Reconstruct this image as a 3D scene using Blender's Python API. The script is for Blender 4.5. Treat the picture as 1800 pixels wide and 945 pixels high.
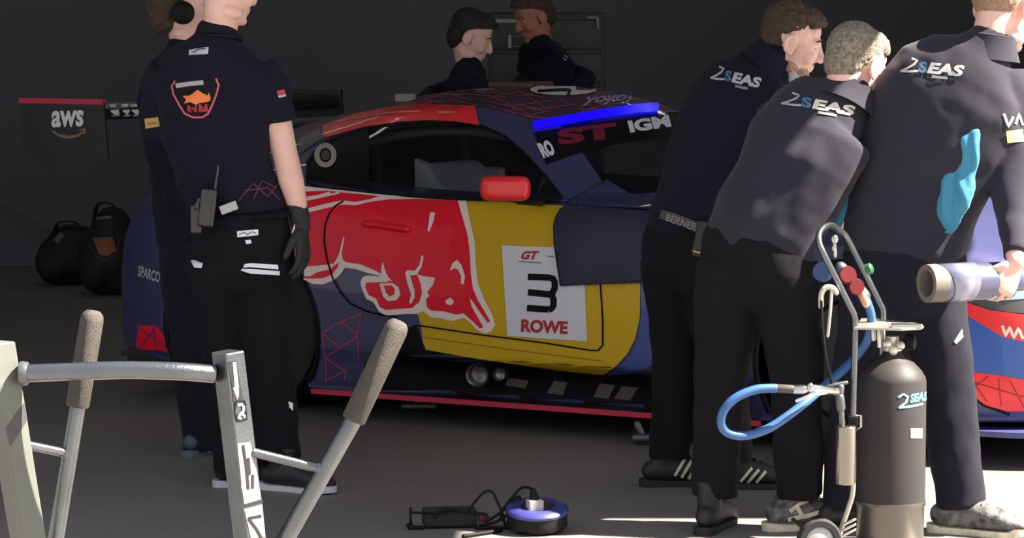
import bpy, bmesh, math, random
import numpy as np
from mathutils import Vector, Matrix, geometry, noise
from mathutils.bvhtree import BVHTree
random.seed(4)
for o in list(bpy.data.objects): bpy.data.objects.remove(o)
SC = bpy.context.scene
COL = SC.collection
# ------------------------------------------------------------------ camera
FPX, CAMH = 5200.0, 1.6
PITCH = math.atan((472.5 - 28) / FPX)
cam = bpy.data.cameras.new('camera'); cam.sensor_width = 36.0; cam.lens = FPX / 1800 * 36
cam.clip_start = 0.5; cam.clip_end = 300
camo = bpy.data.objects.new('camera', cam); COL.objects.link(camo)
camo.location = (0, 0, CAMH); camo.rotation_euler = (math.pi / 2 - PITCH, 0, 0)
SC.camera = camo
# ------------------------------------------------------------------ light
SC.view_settings.view_transform = 'Standard'; SC.view_settings.look = 'None'
SC.view_settings.exposure = 0.0; SC.view_settings.gamma = 1.0
SC.view_settings.use_curve_mapping = False
world = bpy.data.worlds.new('world'); SC.world = world; world.use_nodes = True
wn = world.node_tree.nodes; wl_ = world.node_tree.links
bg = wn['Background']
tc = wn.new('ShaderNodeTexCoord'); sep = wn.new('ShaderNodeSeparateXYZ'); rampw = wn.new('ShaderNodeValToRGB')
wl_.new(tc.outputs['Generated'], sep.inputs[0]); wl_.new(sep.outputs['Z'], rampw.inputs[0]); wl_.new(rampw.outputs[0], bg.inputs[0])
rampw.color_ramp.elements[0].position = 0.0; rampw.color_ramp.elements[0].color = (0.95, 0.94, 0.92, 1)
rampw.color_ramp.elements[1].position = 0.6; rampw.color_ramp.elements[1].color = (0.78, 0.84, 1.0, 1)
bg.inputs[1].default_value = 1.15
FILL_LAMP = 9.0
SUN_AZ, SUN_EL = math.radians(-5), math.radians(50)
sd = bpy.data.lights.new('sun', 'SUN'); sd.energy = 33; sd.angle = math.radians(0.6); sd.color = (1.0, 0.9, 0.76)
so = bpy.data.objects.new('sun', sd); COL.objects.link(so)
TOSUN = Vector((math.cos(SUN_AZ) * math.cos(SUN_EL), math.sin(SUN_AZ) * math.cos(SUN_EL), math.sin(SUN_EL)))
so.rotation_euler = TOSUN.to_track_quat('Z', 'Y').to_euler(); so.location = (6, 4, 8)

# ------------------------------------------------------------------ pixel to ray
_F = Vector((0, math.cos(PITCH), -math.sin(PITCH))); _U = Vector((0, math.sin(PITCH), math.cos(PITCH)))
CAM = Vector((0, 0, CAMH))
def ray(px, py): return _F * FPX + Vector((1, 0, 0)) * (px - 900) + _U * (472.5 - py)
def at(px, py, Y): d = ray(px, py); return CAM + d * (Y / d.y)
def atz(px, py, z): d = ray(px, py); return CAM + d * ((z - CAMH) / d.z)

# ------------------------------------------------------------------ materials
MATS = {}
def mat(name, col, rough=0.6, metal=0.0, bump=0.0, bscale=60, var=0.0, vscale=4, emit=None, es=0, coat=0.0, sheen=0.0, spec=0.5, alpha=1.0, trans=0.0, stretch=None, sss=0):
    if name in MATS: return MATS[name]
    m = bpy.data.materials.new(name); m.use_nodes = True; MATS[name] = m
    nt = m.node_tree; b = nt.nodes['Principled BSDF']; L = nt.links
    c4 = (*col, 1)
    b.inputs['Base Color'].default_value = c4; b.inputs['Roughness'].default_value = rough
    b.inputs['Metallic'].default_value = metal; b.inputs['Coat Weight'].default_value = coat
    b.inputs['Sheen Weight'].default_value = sheen; b.inputs['Specular IOR Level'].default_value = spec
    b.inputs['Alpha'].default_value = alpha; b.inputs['Transmission Weight'].default_value = trans
    b.inputs['Sheen Roughness'].default_value = 0.5
    if sss: b.inputs['Subsurface Weight'].default_value = sss; b.inputs['Subsurface Scale'].default_value = 0.01
    if emit: b.inputs['Emission Color'].default_value = (*emit, 1); b.inputs['Emission Strength'].default_value = es
    t = nt.nodes.new('ShaderNodeTexCoord'); mp = nt.nodes.new('ShaderNodeMapping'); L.new(t.outputs['Object'], mp.inputs[0])
    if stretch: mp.inputs['Scale'].default_value = stretch
    n = nt.nodes.new('ShaderNodeTexNoise'); n.inputs['Scale'].default_value = vscale; n.inputs['Detail'].default_value = 5
    L.new(mp.outputs[0], n.inputs['Vector'])
    mx = nt.nodes.new('ShaderNodeMix'); mx.data_type = 'RGBA'; mx.blend_type = 'MULTIPLY'; mx.inputs[0].default_value = 1
    mx.inputs[6].default_value = c4
    r = nt.nodes.new('ShaderNodeMapRange'); r.inputs['From Min'].default_value = .3; r.inputs['From Max'].default_value = .7
    v = max(var, 0.04); r.inputs['To Min'].default_value = 1 - v; r.inputs['To Max'].default_value = 1 + v
    L.new(n.outputs['Fac'], r.inputs['Value']); L.new(r.outputs[0], mx.inputs[7]); L.new(mx.outputs[2], b.inputs['Base Color'])
    if bump:
        n2 = nt.nodes.new('ShaderNodeTexNoise'); n2.inputs['Scale'].default_value = bscale; n2.inputs['Detail'].default_value = 4
        L.new(mp.outputs[0], n2.inputs['Vector'])
        bp = nt.nodes.new('ShaderNodeBump'); bp.inputs['Strength'].default_value = bump; bp.inputs['Distance'].default_value = 0.01
        L.new(n2.outputs['Fac'], bp.inputs['Height']); L.new(bp.outputs[0], b.inputs['Normal'])
    return m
m_floor = mat('concrete', (.165, .153, .143), .62, bump=.12, bscale=55, var=.13, vscale=.9)
m_wall = mat('dark_wall', (.10, .10, .125), .8, var=.12, vscale=.6)
m_ceil = mat('ceiling_paint', (.12, .12, .12), .8)
m_navy = mat('car_navy', (.042, .046, .125), .42, coat=.35, spec=.4)
m_navy_refl = mat('car_navy_reflection', (.05, .085, .30), .4, coat=.35)
m_red = mat('car_red', (.88, .008, .035), .5, coat=.1, spec=.3)
m_redb = mat('car_bright_red', (.85, .03, .035), .4, coat=.2)
m_yel = mat('car_yellow', (.66, .42, .012), .55, coat=.1, spec=.3)
m_white = mat('vinyl_white', (.74, .74, .8), .5)
m_cream = mat('vinyl_cream', (.92, .80, .74), .5)
m_black = mat('black_paint', (.006, .006, .008), .55, spec=.15)
m_carbon = mat('carbon_black', (.012, .012, .014), .35, coat=.3, bump=.1, bscale=300)
m_seam = mat('seam_black', (.005, .005, .006), .9, spec=.1)
m_rubber = mat('rubber', (.014, .014, .015), .8)
m_glass = mat('dark_glass', (.012, .013, .016), .06, spec=.6, alpha=.42)
m_pink = mat('vinyl_pink', (.38, .035, .1), .5)
m_dpink = mat('vinyl_dark_pink', (.26, .07, .12), .5)
m_alu = mat('aluminium', (.17, .185, .20), .3, metal=.95, bump=.12, bscale=160, var=.12, vscale=12)
m_alud = mat('aluminium_dull', (.15, .155, .16), .45, metal=.8, bump=.1, bscale=120, var=.15, vscale=10)
m_paintgrey = mat('post_grey', (.13, .14, .125), .5, metal=.2, bump=.05, var=.08)
m_grip = mat('knurled_grip', (.075, .066, .058), .6, metal=.5, bump=.5, bscale=500, var=.12, vscale=40)
m_chrome = mat('chrome', (.5, .49, .46), .22, metal=1.0)
m_steelw = mat('trolley_steel', (.4, .38, .34), .35, metal=.7)
m_skin = mat('skin', (.74, .46, .39), .55, var=.07, vscale=18, sss=.1)
m_skind = mat('skin_shaded', (.42, .2, .15), .55, var=.12, vscale=18, sss=.1)
m_hairb = mat('hair_brown', (.055, .034, .022), .75, bump=.6, bscale=220, var=.35, vscale=60)
m_hairg = mat('hair_grey', (.22, .19, .145), .8, bump=.7, bscale=200, var=.5, vscale=90)
m_hairs = mat('hair_short', (.28, .18, .115), .8, bump=.4, bscale=300, var=.3, vscale=80)
m_hairk = mat('hair_black', (.016, .013, .012), .7, bump=.5, bscale=200, var=.3, vscale=60)
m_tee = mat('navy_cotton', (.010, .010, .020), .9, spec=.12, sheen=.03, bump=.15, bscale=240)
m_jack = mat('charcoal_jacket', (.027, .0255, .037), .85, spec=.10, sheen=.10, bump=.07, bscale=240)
m_trou = mat('black_trousers', (.009, .0085, .011), .9, sheen=.02, spec=.1, bump=.2, bscale=200)
m_trou2 = mat('navy_trousers', (.013, .0125, .021), .9, sheen=.03, spec=.12, bump=.07, bscale=200)
m_glove = mat('black_glove', (.012, .012, .014), .7, bump=.2)
m_cyan = mat('cyan_fabric', (.025, .20, .33), .6, sheen=.2, bump=.1)
m_shoe = mat('shoe_black', (.012, .012, .014), .6, bump=.2)
m_shoew = mat('shoe_white', (.6, .58, .54), .6, bump=.3, bscale=120)
m_cream2 = mat('shoe_cream', (.62, .56, .42), .6, bump=.3, bscale=90, var=.25, vscale=40)
m_lime = mat('lime_stripe', (.55, .62, .38), .6)
m_refl = mat('reflective_tape', (.72, .78, .85), .35)
m_logo = mat('logo_grey', (.42, .43, .44), .5)
m_logob = mat('logo_blue', (.06, .14, .26), .5)
m_logoc = mat('logo_cyan', (.12, .5, .68), .5)
m_orange = mat('logo_orange', (.85, .2, .04), .5)
m_lred = mat('logo_red', (.45, .02, .03), .5)
m_lyel = mat('badge_yellow', (.62, .45, .09), .5)
m_cyl = mat('cylinder_black', (.033, .030, .031), .55, spec=.25, var=.08)
m_hose = mat('blue_hose', (.03, .10, .27), .45)
m_blued = mat('reel_blue', (.035, .04, .19), .4)
m_plug = mat('plug_white', (.4, .38, .37), .5)
m_green = mat('knob_green', (.01, .09, .03), .4)
m_gred = mat('gauge_red', (.13, .012, .015), .35)
m_blues = mat('light_blue_strip', (.0, .0, .6), .3, emit=(0.005, 0.0, 1.0), es=1.6)
m_tube = mat('silver_sheet', (.13, .135, .21), .36, metal=.6)
m_inner = mat('tube_inner', (.13, .115, .10), .7)
m_eye = mat('eye_white', (.6, .58, .55), .3)
m_iris = mat('eye_dark', (.02, .015, .01), .2)

# ------------------------------------------------------------------ geometry bag
class G:
    def __init__(s): s.v = []; s.f = []
    def add(s, v, f):
        o = len(s.v); s.v += [Vector(x) for x in v]; s.f += [tuple(i + o for i in q) for q in f]; return s
    def box(s, c, size, R=None):
        c = Vector(c); R = R or Matrix.Identity(3); x, y, z = [k / 2 for k in size]
        vs = [c + R @ Vector((a * x, b * y, d * z)) for a in (-1, 1) for b in (-1, 1) for d in (-1, 1)]
        return s.add(vs, [(0, 1, 3, 2), (4, 6, 7, 5), (0, 4, 5, 1), (2, 3, 7, 6), (0, 2, 6, 4), (1, 5, 7, 3)])
    def rbox(s, c, size, r=.01, R=None):
        bm = bmesh.new(); bmesh.ops.create_cube(bm, size=1)
        for v in bm.verts: v.co = Vector([v.co[i] * size[i] for i in range(3)])
        bmesh.ops.bevel(bm, geom=list(bm.edges), offset=min(r, min(size) * .45), segments=3, affect='EDGES', profile=.6)
        bm.verts.ensure_lookup_table(); R = R or Matrix.Identity(3); c = Vector(c)
        vs = [c + R @ v.co for v in bm.verts]; fs = [tuple(v.index for v in f.verts) for f in bm.faces]; bm.free()
        return s.add(vs, fs)
    def hexa(s, top, bot):
        n = len(top); return s.add(list(bot) + list(top), [tuple(range(n))[::-1], tuple(range(n, 2 * n))] + [(i, (i + 1) % n, n + (i + 1) % n, n + i) for i in range(n)])
    def tube(s, pts, rad, n=18, lat=None, cap='round'):
        pts = [Vector(p) for p in pts]; N = len(pts)
        if not isinstance(rad, (list, tuple)) or (len(rad) == 2 and N != 2): rad = [rad] * N
        rad = [(r, r) if not isinstance(r, (list, tuple)) else r for r in rad]
        T = []
        for i in range(N):
            t = pts[min(i + 1, N - 1)] - pts[max(i - 1, 0)]; T.append(t.normalized() if t.length > 1e-9 else Vector((0, 0, 1)))
        if lat is None:
            u = T[0].orthogonal().normalized(); lats = [u]
            for i in range(1, N):
                u = lats[-1] - T[i] * lats[-1].dot(T[i]); lats.append(u.normalized())
        else:
            lats = []
            for i in range(N):
                l = Vector(lat[i] if isinstance(lat, list) else lat); l = l - T[i] * l.dot(T[i]); lats.append(l.normalized())
        rings = []
        def ring(c, t, l, a, b):
            w = t.cross(l)
            return [c + l * (a * math.cos(2 * math.pi * k / n)) + w * (b * math.sin(2 * math.pi * k / n)) for k in range(n)]
        if cap == 'round':
            r0 = min(rad[0])
            for th in (80, 60, 35): rings.append(ring(pts[0] - T[0] * r0 * math.sin(math.radians(th)), T[0], lats[0], rad[0][0] * math.cos(math.radians(th)), rad[0][1] * math.cos(math.radians(th))))
        for i in range(N): rings.append(ring(pts[i], T[i], lats[i], *rad[i]))
        if cap == 'round':
            r0 = min(rad[-1])
            for th in (35, 60, 80): rings.append(ring(pts[-1] + T[-1] * r0 * math.sin(math.radians(th)), T[-1], lats[-1], rad[-1][0] * math.cos(math.radians(th)), rad[-1][1] * math.cos(math.radians(th))))
        vs = [p for r in rings for p in r]; fs = []
        for i in range(len(rings) - 1):
            for k in range(n): fs.append((i * n + k, i * n + (k + 1) % n, (i + 1) * n + (k + 1) % n, (i + 1) * n + k))
        if cap != 'open':
            fs.append(tuple(range(n))[::-1]); o = (len(rings) - 1) * n; fs.append(tuple(o + k for k in range(n)))
        return s.add(vs, fs)
    def ell(s, c, r, R=None, nu=20, nv=12):
        c = Vector(c); R = R or Matrix.Identity(3); r = (r, r, r) if not isinstance(r, (list, tuple)) else r
        vs = [c + R @ Vector((0, 0, -r[2]))]
        for j in range(1, nv):
            a = -math.pi / 2 + math.pi * j / nv
            for i in range(nu):
                b = 2 * math.pi * i / nu; vs.append(c + R @ Vector((r[0] * math.cos(a) * math.cos(b), r[1] * math.cos(a) * math.sin(b), r[2] * math.sin(a))))
        vs.append(c + R @ Vector((0, 0, r[2]))); fs = []
        for i in range(nu): fs.append((0, 1 + (i + 1) % nu, 1 + i))
        for j in range(nv - 2):
            for i in range(nu): fs.append((1 + j * nu + i, 1 + j * nu + (i + 1) % nu, 1 + (j + 1) * nu + (i + 1) % nu, 1 + (j + 1) * nu + i))
        L = len(vs) - 1; o = 1 + (nv - 2) * nu
        for i in range(nu): fs.append((o + i, o + (i + 1) % nu, L))
        return s.add(vs, fs)
    def lathe(s, c, prof, axis=(0, 0, 1), n=40):
        c = Vector(c); A = Vector(axis).normalized(); u = A.orthogonal().normalized(); w = A.cross(u); vs = []; fs = []
        for r, h in prof:
            for k in range(n):
                a = 2 * math.pi * k / n; vs.append(c + A * h + (u * math.cos(a) + w * math.sin(a)) * max(r, 1e-4))
        for i in range(len(prof) - 1):
            for k in range(n): fs.append((i * n + k, i * n + (k + 1) % n, (i + 1) * n + (k + 1) % n, (i + 1) * n + k))
        fs.append(tuple(range(n))[::-1]); o = (len(prof) - 1) * n; fs.append(tuple(o + k for k in range(n)))
        return s.add(vs, fs)
def cr(pts, m=8, closed=False):
    pts = [Vector(p) for p in pts]; out = []; n = len(pts)
    for i in range(n if closed else n - 1):
        if closed: a, b, c, d = pts[i - 1], pts[i], pts[(i + 1) % n], pts[(i + 2) % n]
        else: a, b, c, d = pts[max(i - 1, 0)], pts[i], pts[i + 1], pts[min(i + 2, n - 1)]
        for k in range(m):
            t = k / m; out.append(.5 * ((2 * b) + (c - a) * t + (2 * a - 5 * b + 4 * c - d) * t * t + (3 * b - a - 3 * c + d) * t ** 3))
    if not closed: out.append(pts[-1])
    return out
def interp(x, tab):
    xs = [t[0] for t in tab]
    if x <= xs[0]: return tab[0][1]
    if x >= xs[-1]: return tab[-1][1]
    for i in range(len(tab) - 1):
        if xs[i] <= x <= xs[i + 1]:
            x0, y0 = tab[i]; x1, y1 = tab[i + 1]; h = x1 - x0; t = (x - x0) / h
            def sl(k):
                if k <= 0: return (tab[1][1] - tab[0][1]) / (xs[1] - xs[0])
                if k >= len(tab) - 1: return (tab[-1][1] - tab[-2][1]) / (xs[-1] - xs[-2])
                a = (tab[k][1] - tab[k - 1][1]) / (xs[k] - xs[k - 1]); b = (tab[k + 1][1] - tab[k][1]) / (xs[k + 1] - xs[k])
                return 0 if a * b <= 0 else 2 * a * b / (a + b)
            m0, m1 = sl(i), sl(i + 1)
            return (2 * t ** 3 - 3 * t * t + 1) * y0 + (t ** 3 - 2 * t * t + t) * h * m0 + (-2 * t ** 3 + 3 * t * t) * y1 + (t ** 3 - t * t) * h * m1

# ------------------------------------------------------------------ things, parts
INV = {}
def thing(name, label, cat, loc, rotz=0, group=None):
    o = bpy.data.objects.new(name, None); COL.objects.link(o); o.empty_display_size = .1
    o.location = loc; o.rotation_euler = (0, 0, rotz); o['label'] = label; o['category'] = cat
    if group: o['group'] = group
    INV[o.name] = (Matrix.Translation(Vector(loc)) @ Matrix.Rotation(rotz, 4, 'Z')).inverted()
    return o
def rootof(p):
    while p.parent: p = p.parent
    return p
def part(name, g, m, parent, smooth=True, local=False, label=None):
    v, f = (g.v, g.f) if isinstance(g, G) else g
    if not local and parent is not None:
        inv = INV[rootof(parent).name]; v = [inv @ Vector(p) for p in v]
    me = bpy.data.meshes.new(name); me.from_pydata([tuple(p) for p in v], [], f); me.validate(); me.update()
    if smooth:
        for p in me.polygons: p.use_smooth = True
    me.materials.append(m)
    o = bpy.data.objects.new(name, me); COL.objects.link(o)
    if parent is not None: o.parent = parent
    if label: o['label'] = label
    if smooth:
        bm = bmesh.new(); bm.from_mesh(me)
        bmesh.ops.recalc_face_normals(bm, faces=bm.faces)
        for e in bm.edges:
            if len(e.link_faces) == 2 and e.calc_face_angle(0) > math.radians(42): e.smooth = False
        bm.to_mesh(me); bm.free()
    return o
def solo(name, g, m, label, cat, loc, smooth=True, group=None):
    L = Vector(loc); o = part(name, ([p - L for p in g.v], g.f), m, None, smooth); o.location = L
    o['label'] = label; o['category'] = cat
    if group: o['group'] = group
    INV[o.name] = Matrix.Translation(L).inverted()
    return o
def struct(name, g, m, smooth=False):
    o = part(name, g, m, None, smooth); o['kind'] = 'structure'; return o
def bvh(g): return BVHTree.FromPolygons([Vector(p) for p in g.v], [tuple(f) for f in g.f])

def blob(g, voxel=.008, smooth=4, disp=None):
    """union of closed shapes as one continuous surface; returns G in world space"""
    me = bpy.data.meshes.new('t'); me.from_pydata([tuple(p) for p in g.v], [], g.f); me.update()
    bm = bmesh.new(); bm.from_mesh(me); bmesh.ops.recalc_face_normals(bm, faces=bm.faces); bm.to_mesh(me); bm.free()
    o = bpy.data.objects.new('t', me); COL.objects.link(o)
    r = o.modifiers.new('r', 'REMESH'); r.mode = 'VOXEL'; r.voxel_size = voxel; r.adaptivity = 0
    if smooth: s_ = o.modifiers.new('s', 'SMOOTH'); s_.factor = .5; s_.iterations = smooth
    dg = bpy.context.evaluated_depsgraph_get(); dg.update()
    m2 = bpy.data.meshes.new_from_object(o.evaluated_get(dg))
    out = G(); vs = [v.co.copy() for v in m2.vertices]
    if disp:
        amp, sc = disp; ns = [v.normal.copy() for v in m2.vertices]
        vs = [p + n * amp * (noise.noise(Vector((p.x * sc[0], p.y * sc[1], p.z * sc[2])) ) + .5 * noise.noise(Vector((p.x * sc[0] * 2.3 + p.z * 6, p.y * sc[1] * 2.3, p.z * sc[2] * 1.9 - p.x * 7)))) for p, n in zip(vs, ns)]
    out.v = vs; out.f = [tuple(p.vertices) for p in m2.polygons]
    bpy.data.objects.remove(o); bpy.data.meshes.remove(me); bpy.data.meshes.remove(m2)
    return out

# ------------------------------------------------------------------ graphics lying on surfaces
def cast(px, py, trees, off):
    d = ray(px, py).normalized(); best = None
    for t in trees:
        h = t.ray_cast(CAM, d)
        if h[0] is not None and (best is None or h[3] < best[3]): best = h
    if best is None: return None
    n = best[1]; n = -n if n.dot(d) > 0 else n
    return best[0] + n * off
def lay(px_v, faces, trees, off):
    hits = [cast(x, y, trees, off) for x, y in px_v]; ok = [h for h in hits if h is not None]
    if not ok: return None
    md = sorted(h.y for h in ok)[len(ok) // 2]
    good = [h is not None and abs(h.y - md) < 1.6 for h in hits]; idx = {}; g = G()
    for i, h in enumerate(hits):
        if good[i]: idx[i] = len(g.v); g.v.append(h)
    for f in faces:
        if all(good[i] for i in f):
            q = tuple(idx[i] for i in f)
            if max((g.v[a] - g.v[b]).length for a in q for b in q) < .25: g.f.append(q)
    return g
def cdt(poly, step, holes=()):
    P = [Vector(p) for p in poly]; n = len(P)
    def dens(pl):
        out = []
        for i in range(len(pl)):
            a, b = Vector(pl[i]), Vector(pl[(i + 1) % len(pl)]); k = max(1, int((b - a).length / step))
            out += [a + (b - a) * (j / k) for j in range(k)]
        return out
    P = dens(P); n = len(P); vs = list(P); fc = [list(range(n))]
    xs = [p.x for p in P]; ys = [p.y for p in P]
    y = min(ys) + step / 2
    while y < max(ys):
        x = min(xs) + step / 2
        while x < max(xs):
            if inside((x, y), P): vs.append(Vector((x, y)))
            x += step
        y += step
    r = geometry.delaunay_2d_cdt(vs, [], fc, 1, 1e-4)
    return [(v.x, v.y) for v in r[0]], [tuple(f) for f in r[2]]
def inside(p, P):
    x, y = p; c = False; n = len(P); j = n - 1
    for i in range(n):
        if (P[i][1] > y) != (P[j][1] > y) and x < (P[j][0] - P[i][0]) * (y - P[i][1]) / (P[j][1] - P[i][1]) + P[i][0]: c = not c
        j = i
    return c
def poly(name, pts, trees, off, m, parent, step=7, label=None):
    v, f = cdt(pts, step); g = lay(v, f, trees, off)
    if g is None or not g.f: print('MISS', name); return None
    return part(name, g, m, parent, label=label)
def line_px(pts, w):
    P = [Vector(p) for p in pts]; Q = [P[0]]
    for a, b in zip(P, P[1:]):
        k = max(1, int((b - a).length / 5)); Q += [a + (b - a) * (j / k) for j in range(1, k + 1)]
    v = []; f = []; n = len(Q)
    for i, q in enumerate(Q):
        t = (Q[min(i + 1, n - 1)] - Q[max(i - 1, 0)]).normalized(); nn = Vector((-t.y, t.x))
        ww = w(i / (n - 1)) if callable(w) else w
        v += [tuple(q + nn * ww / 2), tuple(q - nn * ww / 2)]
    for i in range(n - 1): f.append((2 * i, 2 * i + 1, 2 * i + 3, 2 * i + 2))
    return v, f
def lines(name, lst, w, trees, off, m, parent, label=None):
    V = []; Fc = []
    for l in lst:
        v, f = line_px(l, w); o = len(V); V += v; Fc += [tuple(i + o for i in q) for q in f]
    g = lay(V, Fc, trees, off)
    if g is None or not g.f: print('MISS', name); return None
    return part(name, g, m, parent, label=label)
_TC = {}
def text_mesh(s, bold=.0):
    k = (s, bold)
    if k in _TC: return _TC[k]
    c = bpy.data.curves.new('t', 'FONT'); c.body = s; c.size = 1; c.offset = bold; c.resolution_u = 4
    o = bpy.data.objects.new('t', c); COL.objects.link(o)
    dg = bpy.context.evaluated_depsgraph_get(); dg.update(); me = bpy.data.meshes.new_from_object(o.evaluated_get(dg))
    bm = bmesh.new(); bm.from_mesh(me); bmesh.ops.triangulate(bm, faces=bm.faces)
    bmesh.ops.subdivide_edges(bm, edges=[e for e in bm.edges if e.calc_length() > .12], cuts=1); bmesh.ops.triangulate(bm, faces=bm.faces)
    v = [(a.co.x, a.co.y) for a in bm.verts]; bm.verts.index_update(); f = [tuple(a.index for a in q.verts) for q in bm.faces]; bm.free()
    bpy.data.objects.remove(o); bpy.data.meshes.remove(me)
    x0 = min(a[0] for a in v); x1 = max(a[0] for a in v); y0 = min(a[1] for a in v); y1 = max(a[1] for a in v)
    v = [((a[0] - x0) / (x1 - x0), (a[1] - y0) / (y1 - y0)) for a in v]
    _TC[k] = (v, f); return _TC[k]
def text(name, s, bl, br, tl, trees, off, m, parent, bold=.02, label=None):
    """bl, br, tl: image corners of the lettering (bottom left, bottom right, top left)"""
    v, f = text_mesh(s, bold); bl, br, tl = Vector(bl), Vector(br), Vector(tl)
    pv = [tuple(bl + (br - bl) * a + (tl - bl) * b) for a, b in v]
    g = lay(pv, f, trees, off)
    if g is None or not g.f: print('MISS', name); return None
    return part(name, g, m, parent, label=label)

# ------------------------------------------------------------------ setting
def floor_poly():
    g = G(); g.add([(-9, -4, -.1), (22, -4, -.1), (22, 20, -.1), (-9, 20, -.1), (-9, -4, 0), (22, -4, 0), (22, 20, 0), (-9, 20, 0)],
                   [(3, 2, 1, 0), (4, 5, 6, 7), (0, 1, 5, 4), (1, 2, 6, 5), (2, 3, 7, 6), (3, 0, 4, 7)]); return g
struct('floor', floor_poly(), m_floor)
g = G(); g.box((-1.5, 19.1, 1.6), (15.2, .2, 3.2)); struct('wall_back', g, m_wall)
g = G(); g.box((-9.1, 13.95, 1.6), (.2, 10.5, 3.2)); struct('wall_left', g, m_wall)
g = G(); wr = [Vector(p) for p in ((4.6, 12.0, 3.2), (4.8, 12.0, 3.2), (6.1, 19.2, 3.2), (5.9, 19.2, 3.2))]
g.hexa(wr, [Vector((p.x, p.y, 0)) for p in wr]); struct('wall_right_sun_block', g, m_wall)  # unseen wall, added and cut short to keep sun off the back
g = G(); top = [Vector(p) for p in ((-9.2, 8.3, 3.5), (2.50, 8.35, 3.5), (2.53, 9.12, 3.5), (3.62, 9.12, 3.5), (3.75, 12.0, 3.5), (4.8, 12.2, 3.5), (6.1, 19.2, 3.5), (-9.2, 19.2, 3.5))]  # unseen front edge stepped to shape where the sun gets in
g.hexa(top, [p - Vector((0, 0, .3)) for p in top]); struct('ceiling', g, m_ceil)
# ------------------------------------------------------------------ the race car
CO = Vector((-0.62197, 12.80885, 0)); CTH = -math.radians(29.019)
car = thing('race_car', 'navy, red and yellow race coupe with a bull graphic on its door, parked side-on', 'car', CO, CTH)
CM = Matrix.Translation(CO) @ Matrix.Rotation(CTH, 4, 'Z'); CMI = CM.inverted()
def W(x, y, z): return CM @ Vector((x, y, z))
def proj(p):
    q = p - CAM; d = q.dot(_F); return 900 + FPX * q.x / d, 472.5 - FPX * q.dot(_U) / d
WT = [(-.80, .55), (-.76, .74), (-.68, .86), (-.55, .94), (-.4, .98), (-.2, 1.0), (.3, .99), (.8, .965), (1.6, .965), (2.1, .99), (2.66, 1.01), (3.0, .99), (3.25, .93), (3.45, .80), (3.6, .58), (3.68, .35)]
BT = [(-.8, .62), (-.74, .70), (-.6, .82), (-.35, .94), (0, .95), (.4, .915), (.8, .888), (1.2, .88), (1.8, .88), (2.3, .87), (2.7, .84), (3.1, .76), (3.4, .66), (3.6, .56), (3.68, .5)]
CT = [(-.8, .80), (-.6, .93), (-.4, .97), (0, .97), (1.2, .93), (1.8, .93), (2.3, .91), (2.9, .83), (3.3, .73), (3.6, .6), (3.68, .53)]
LT = [(-.8, .22), (-.5, .18), (.0, .12), (.4, .10), (2.3, .10), (3.0, .14), (3.68, .17)]
def sect(x):
    w, zb, zc, z0 = interp(x, WT), interp(x, BT), interp(x, CT), interp(x, LT)
    u = max(0, min(1, (x - .62) / .25)) * max(0, min(1, (2.3 - x) / .15))          # side skirt undercut between the arches
    s = (zb - .28) / .60
    P = [(0, z0), (w * .7, z0), (w - .06 - .06 * u, z0 + .005), (w - .03 - .09 * u, z0 + .03), (w - .015 - .085 * u, .22), (w - .005 - .012 * u, .262), (w, .30), (w + .004, .28 + .22 * s), (w, .28 + .36 * s), (w - .012, .28 + .46 * s), (w - .035, .28 + .54 * s), (w - .075, .28 + .59 * s), (w - .15, zb + .008), (w * .55, zb * .35 + zc * .65), (0, zc)]
    out = []
    c = cr([Vector((a, b, 0)) for a, b in P], 6)
    return [(p.x, p.y) for p in c]
def carbody():
    xs = [-.80 + 4.48 * i / 300 for i in range(301)]
    rows = []
    for x in xs:
        s = sect(x); full = [(-a, b) for a, b in s] + [(a, b) for a, b in s[::-1][1:]]      # bottom centre > near side > top > far side > bottom
        rows.append([Vector((x, a, b)) for a, b in full])
    n = len(rows[0]); g = G(); v = [p for r in rows for p in r]; f = []
    for i in range(len(rows) - 1):
        for k in range(n - 1):
            c = (rows[i][k] + rows[i + 1][k + 1]) / 2
            if abs(c.y) > .55 and c.z < .7 and (math.hypot(c.x, c.z - .34) < .375 or math.hypot(c.x - 2.665, c.z - .34) < .375): continue
            if -.55 < c.x < 1.62 and abs(c.y) < .70 and c.z > .85: continue
            f.append((i * n + k, i * n + k + 1, (i + 1) * n + k + 1, (i + 1) * n + k))
    f.append(tuple(range(n))[::-1]); o = (len(rows) - 1) * n; f.append(tuple(o + k for k in range(n)))
    g.v = v; g.f = f; return g
gb = carbody(); body = part('body_shell', gb, m_navy, car, local=True)
TB = BVHTree.FromPolygons([CM @ v for v in gb.v], gb.f)
# greenhouse
belt = [(-.70, 0, .95), (-.66, .35, .95), (-.54, .58, .94), (-.2, .78, .955), (.2, .85, .93), (.527, .875, .90), (.9, .885, .885), (1.25, .875, .885), (1.5, .80, .89), (1.75, .60, .905), (1.9, .33, .92), (1.96, 0, .925)]
roof = [(-.50, 0, 1.04), (-.46, .25, 1.04), (-.32, .42, 1.045), (-.06, .54, 1.075), (.2, .60, 1.125), (.527, .62, 1.205), (.88, .615, 1.235), (1.05, .585, 1.205), (1.17, .545, 1.175), (1.29, .38, 1.195), (1.385, .19, 1.21), (1.41, 0, 1.215)]
bs = cr([Vector(p) for p in belt], 18); rs = cr([Vector(p) for p in roof], 18); NI = len(bs); NV = 36
ZC = [(-.6, 1.03), (-.3, 1.12), (0, 1.2), (.3, 1.262), (.6, 1.298), (.9, 1.308), (1.2, 1.275), (1.41, 1.215)]
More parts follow.
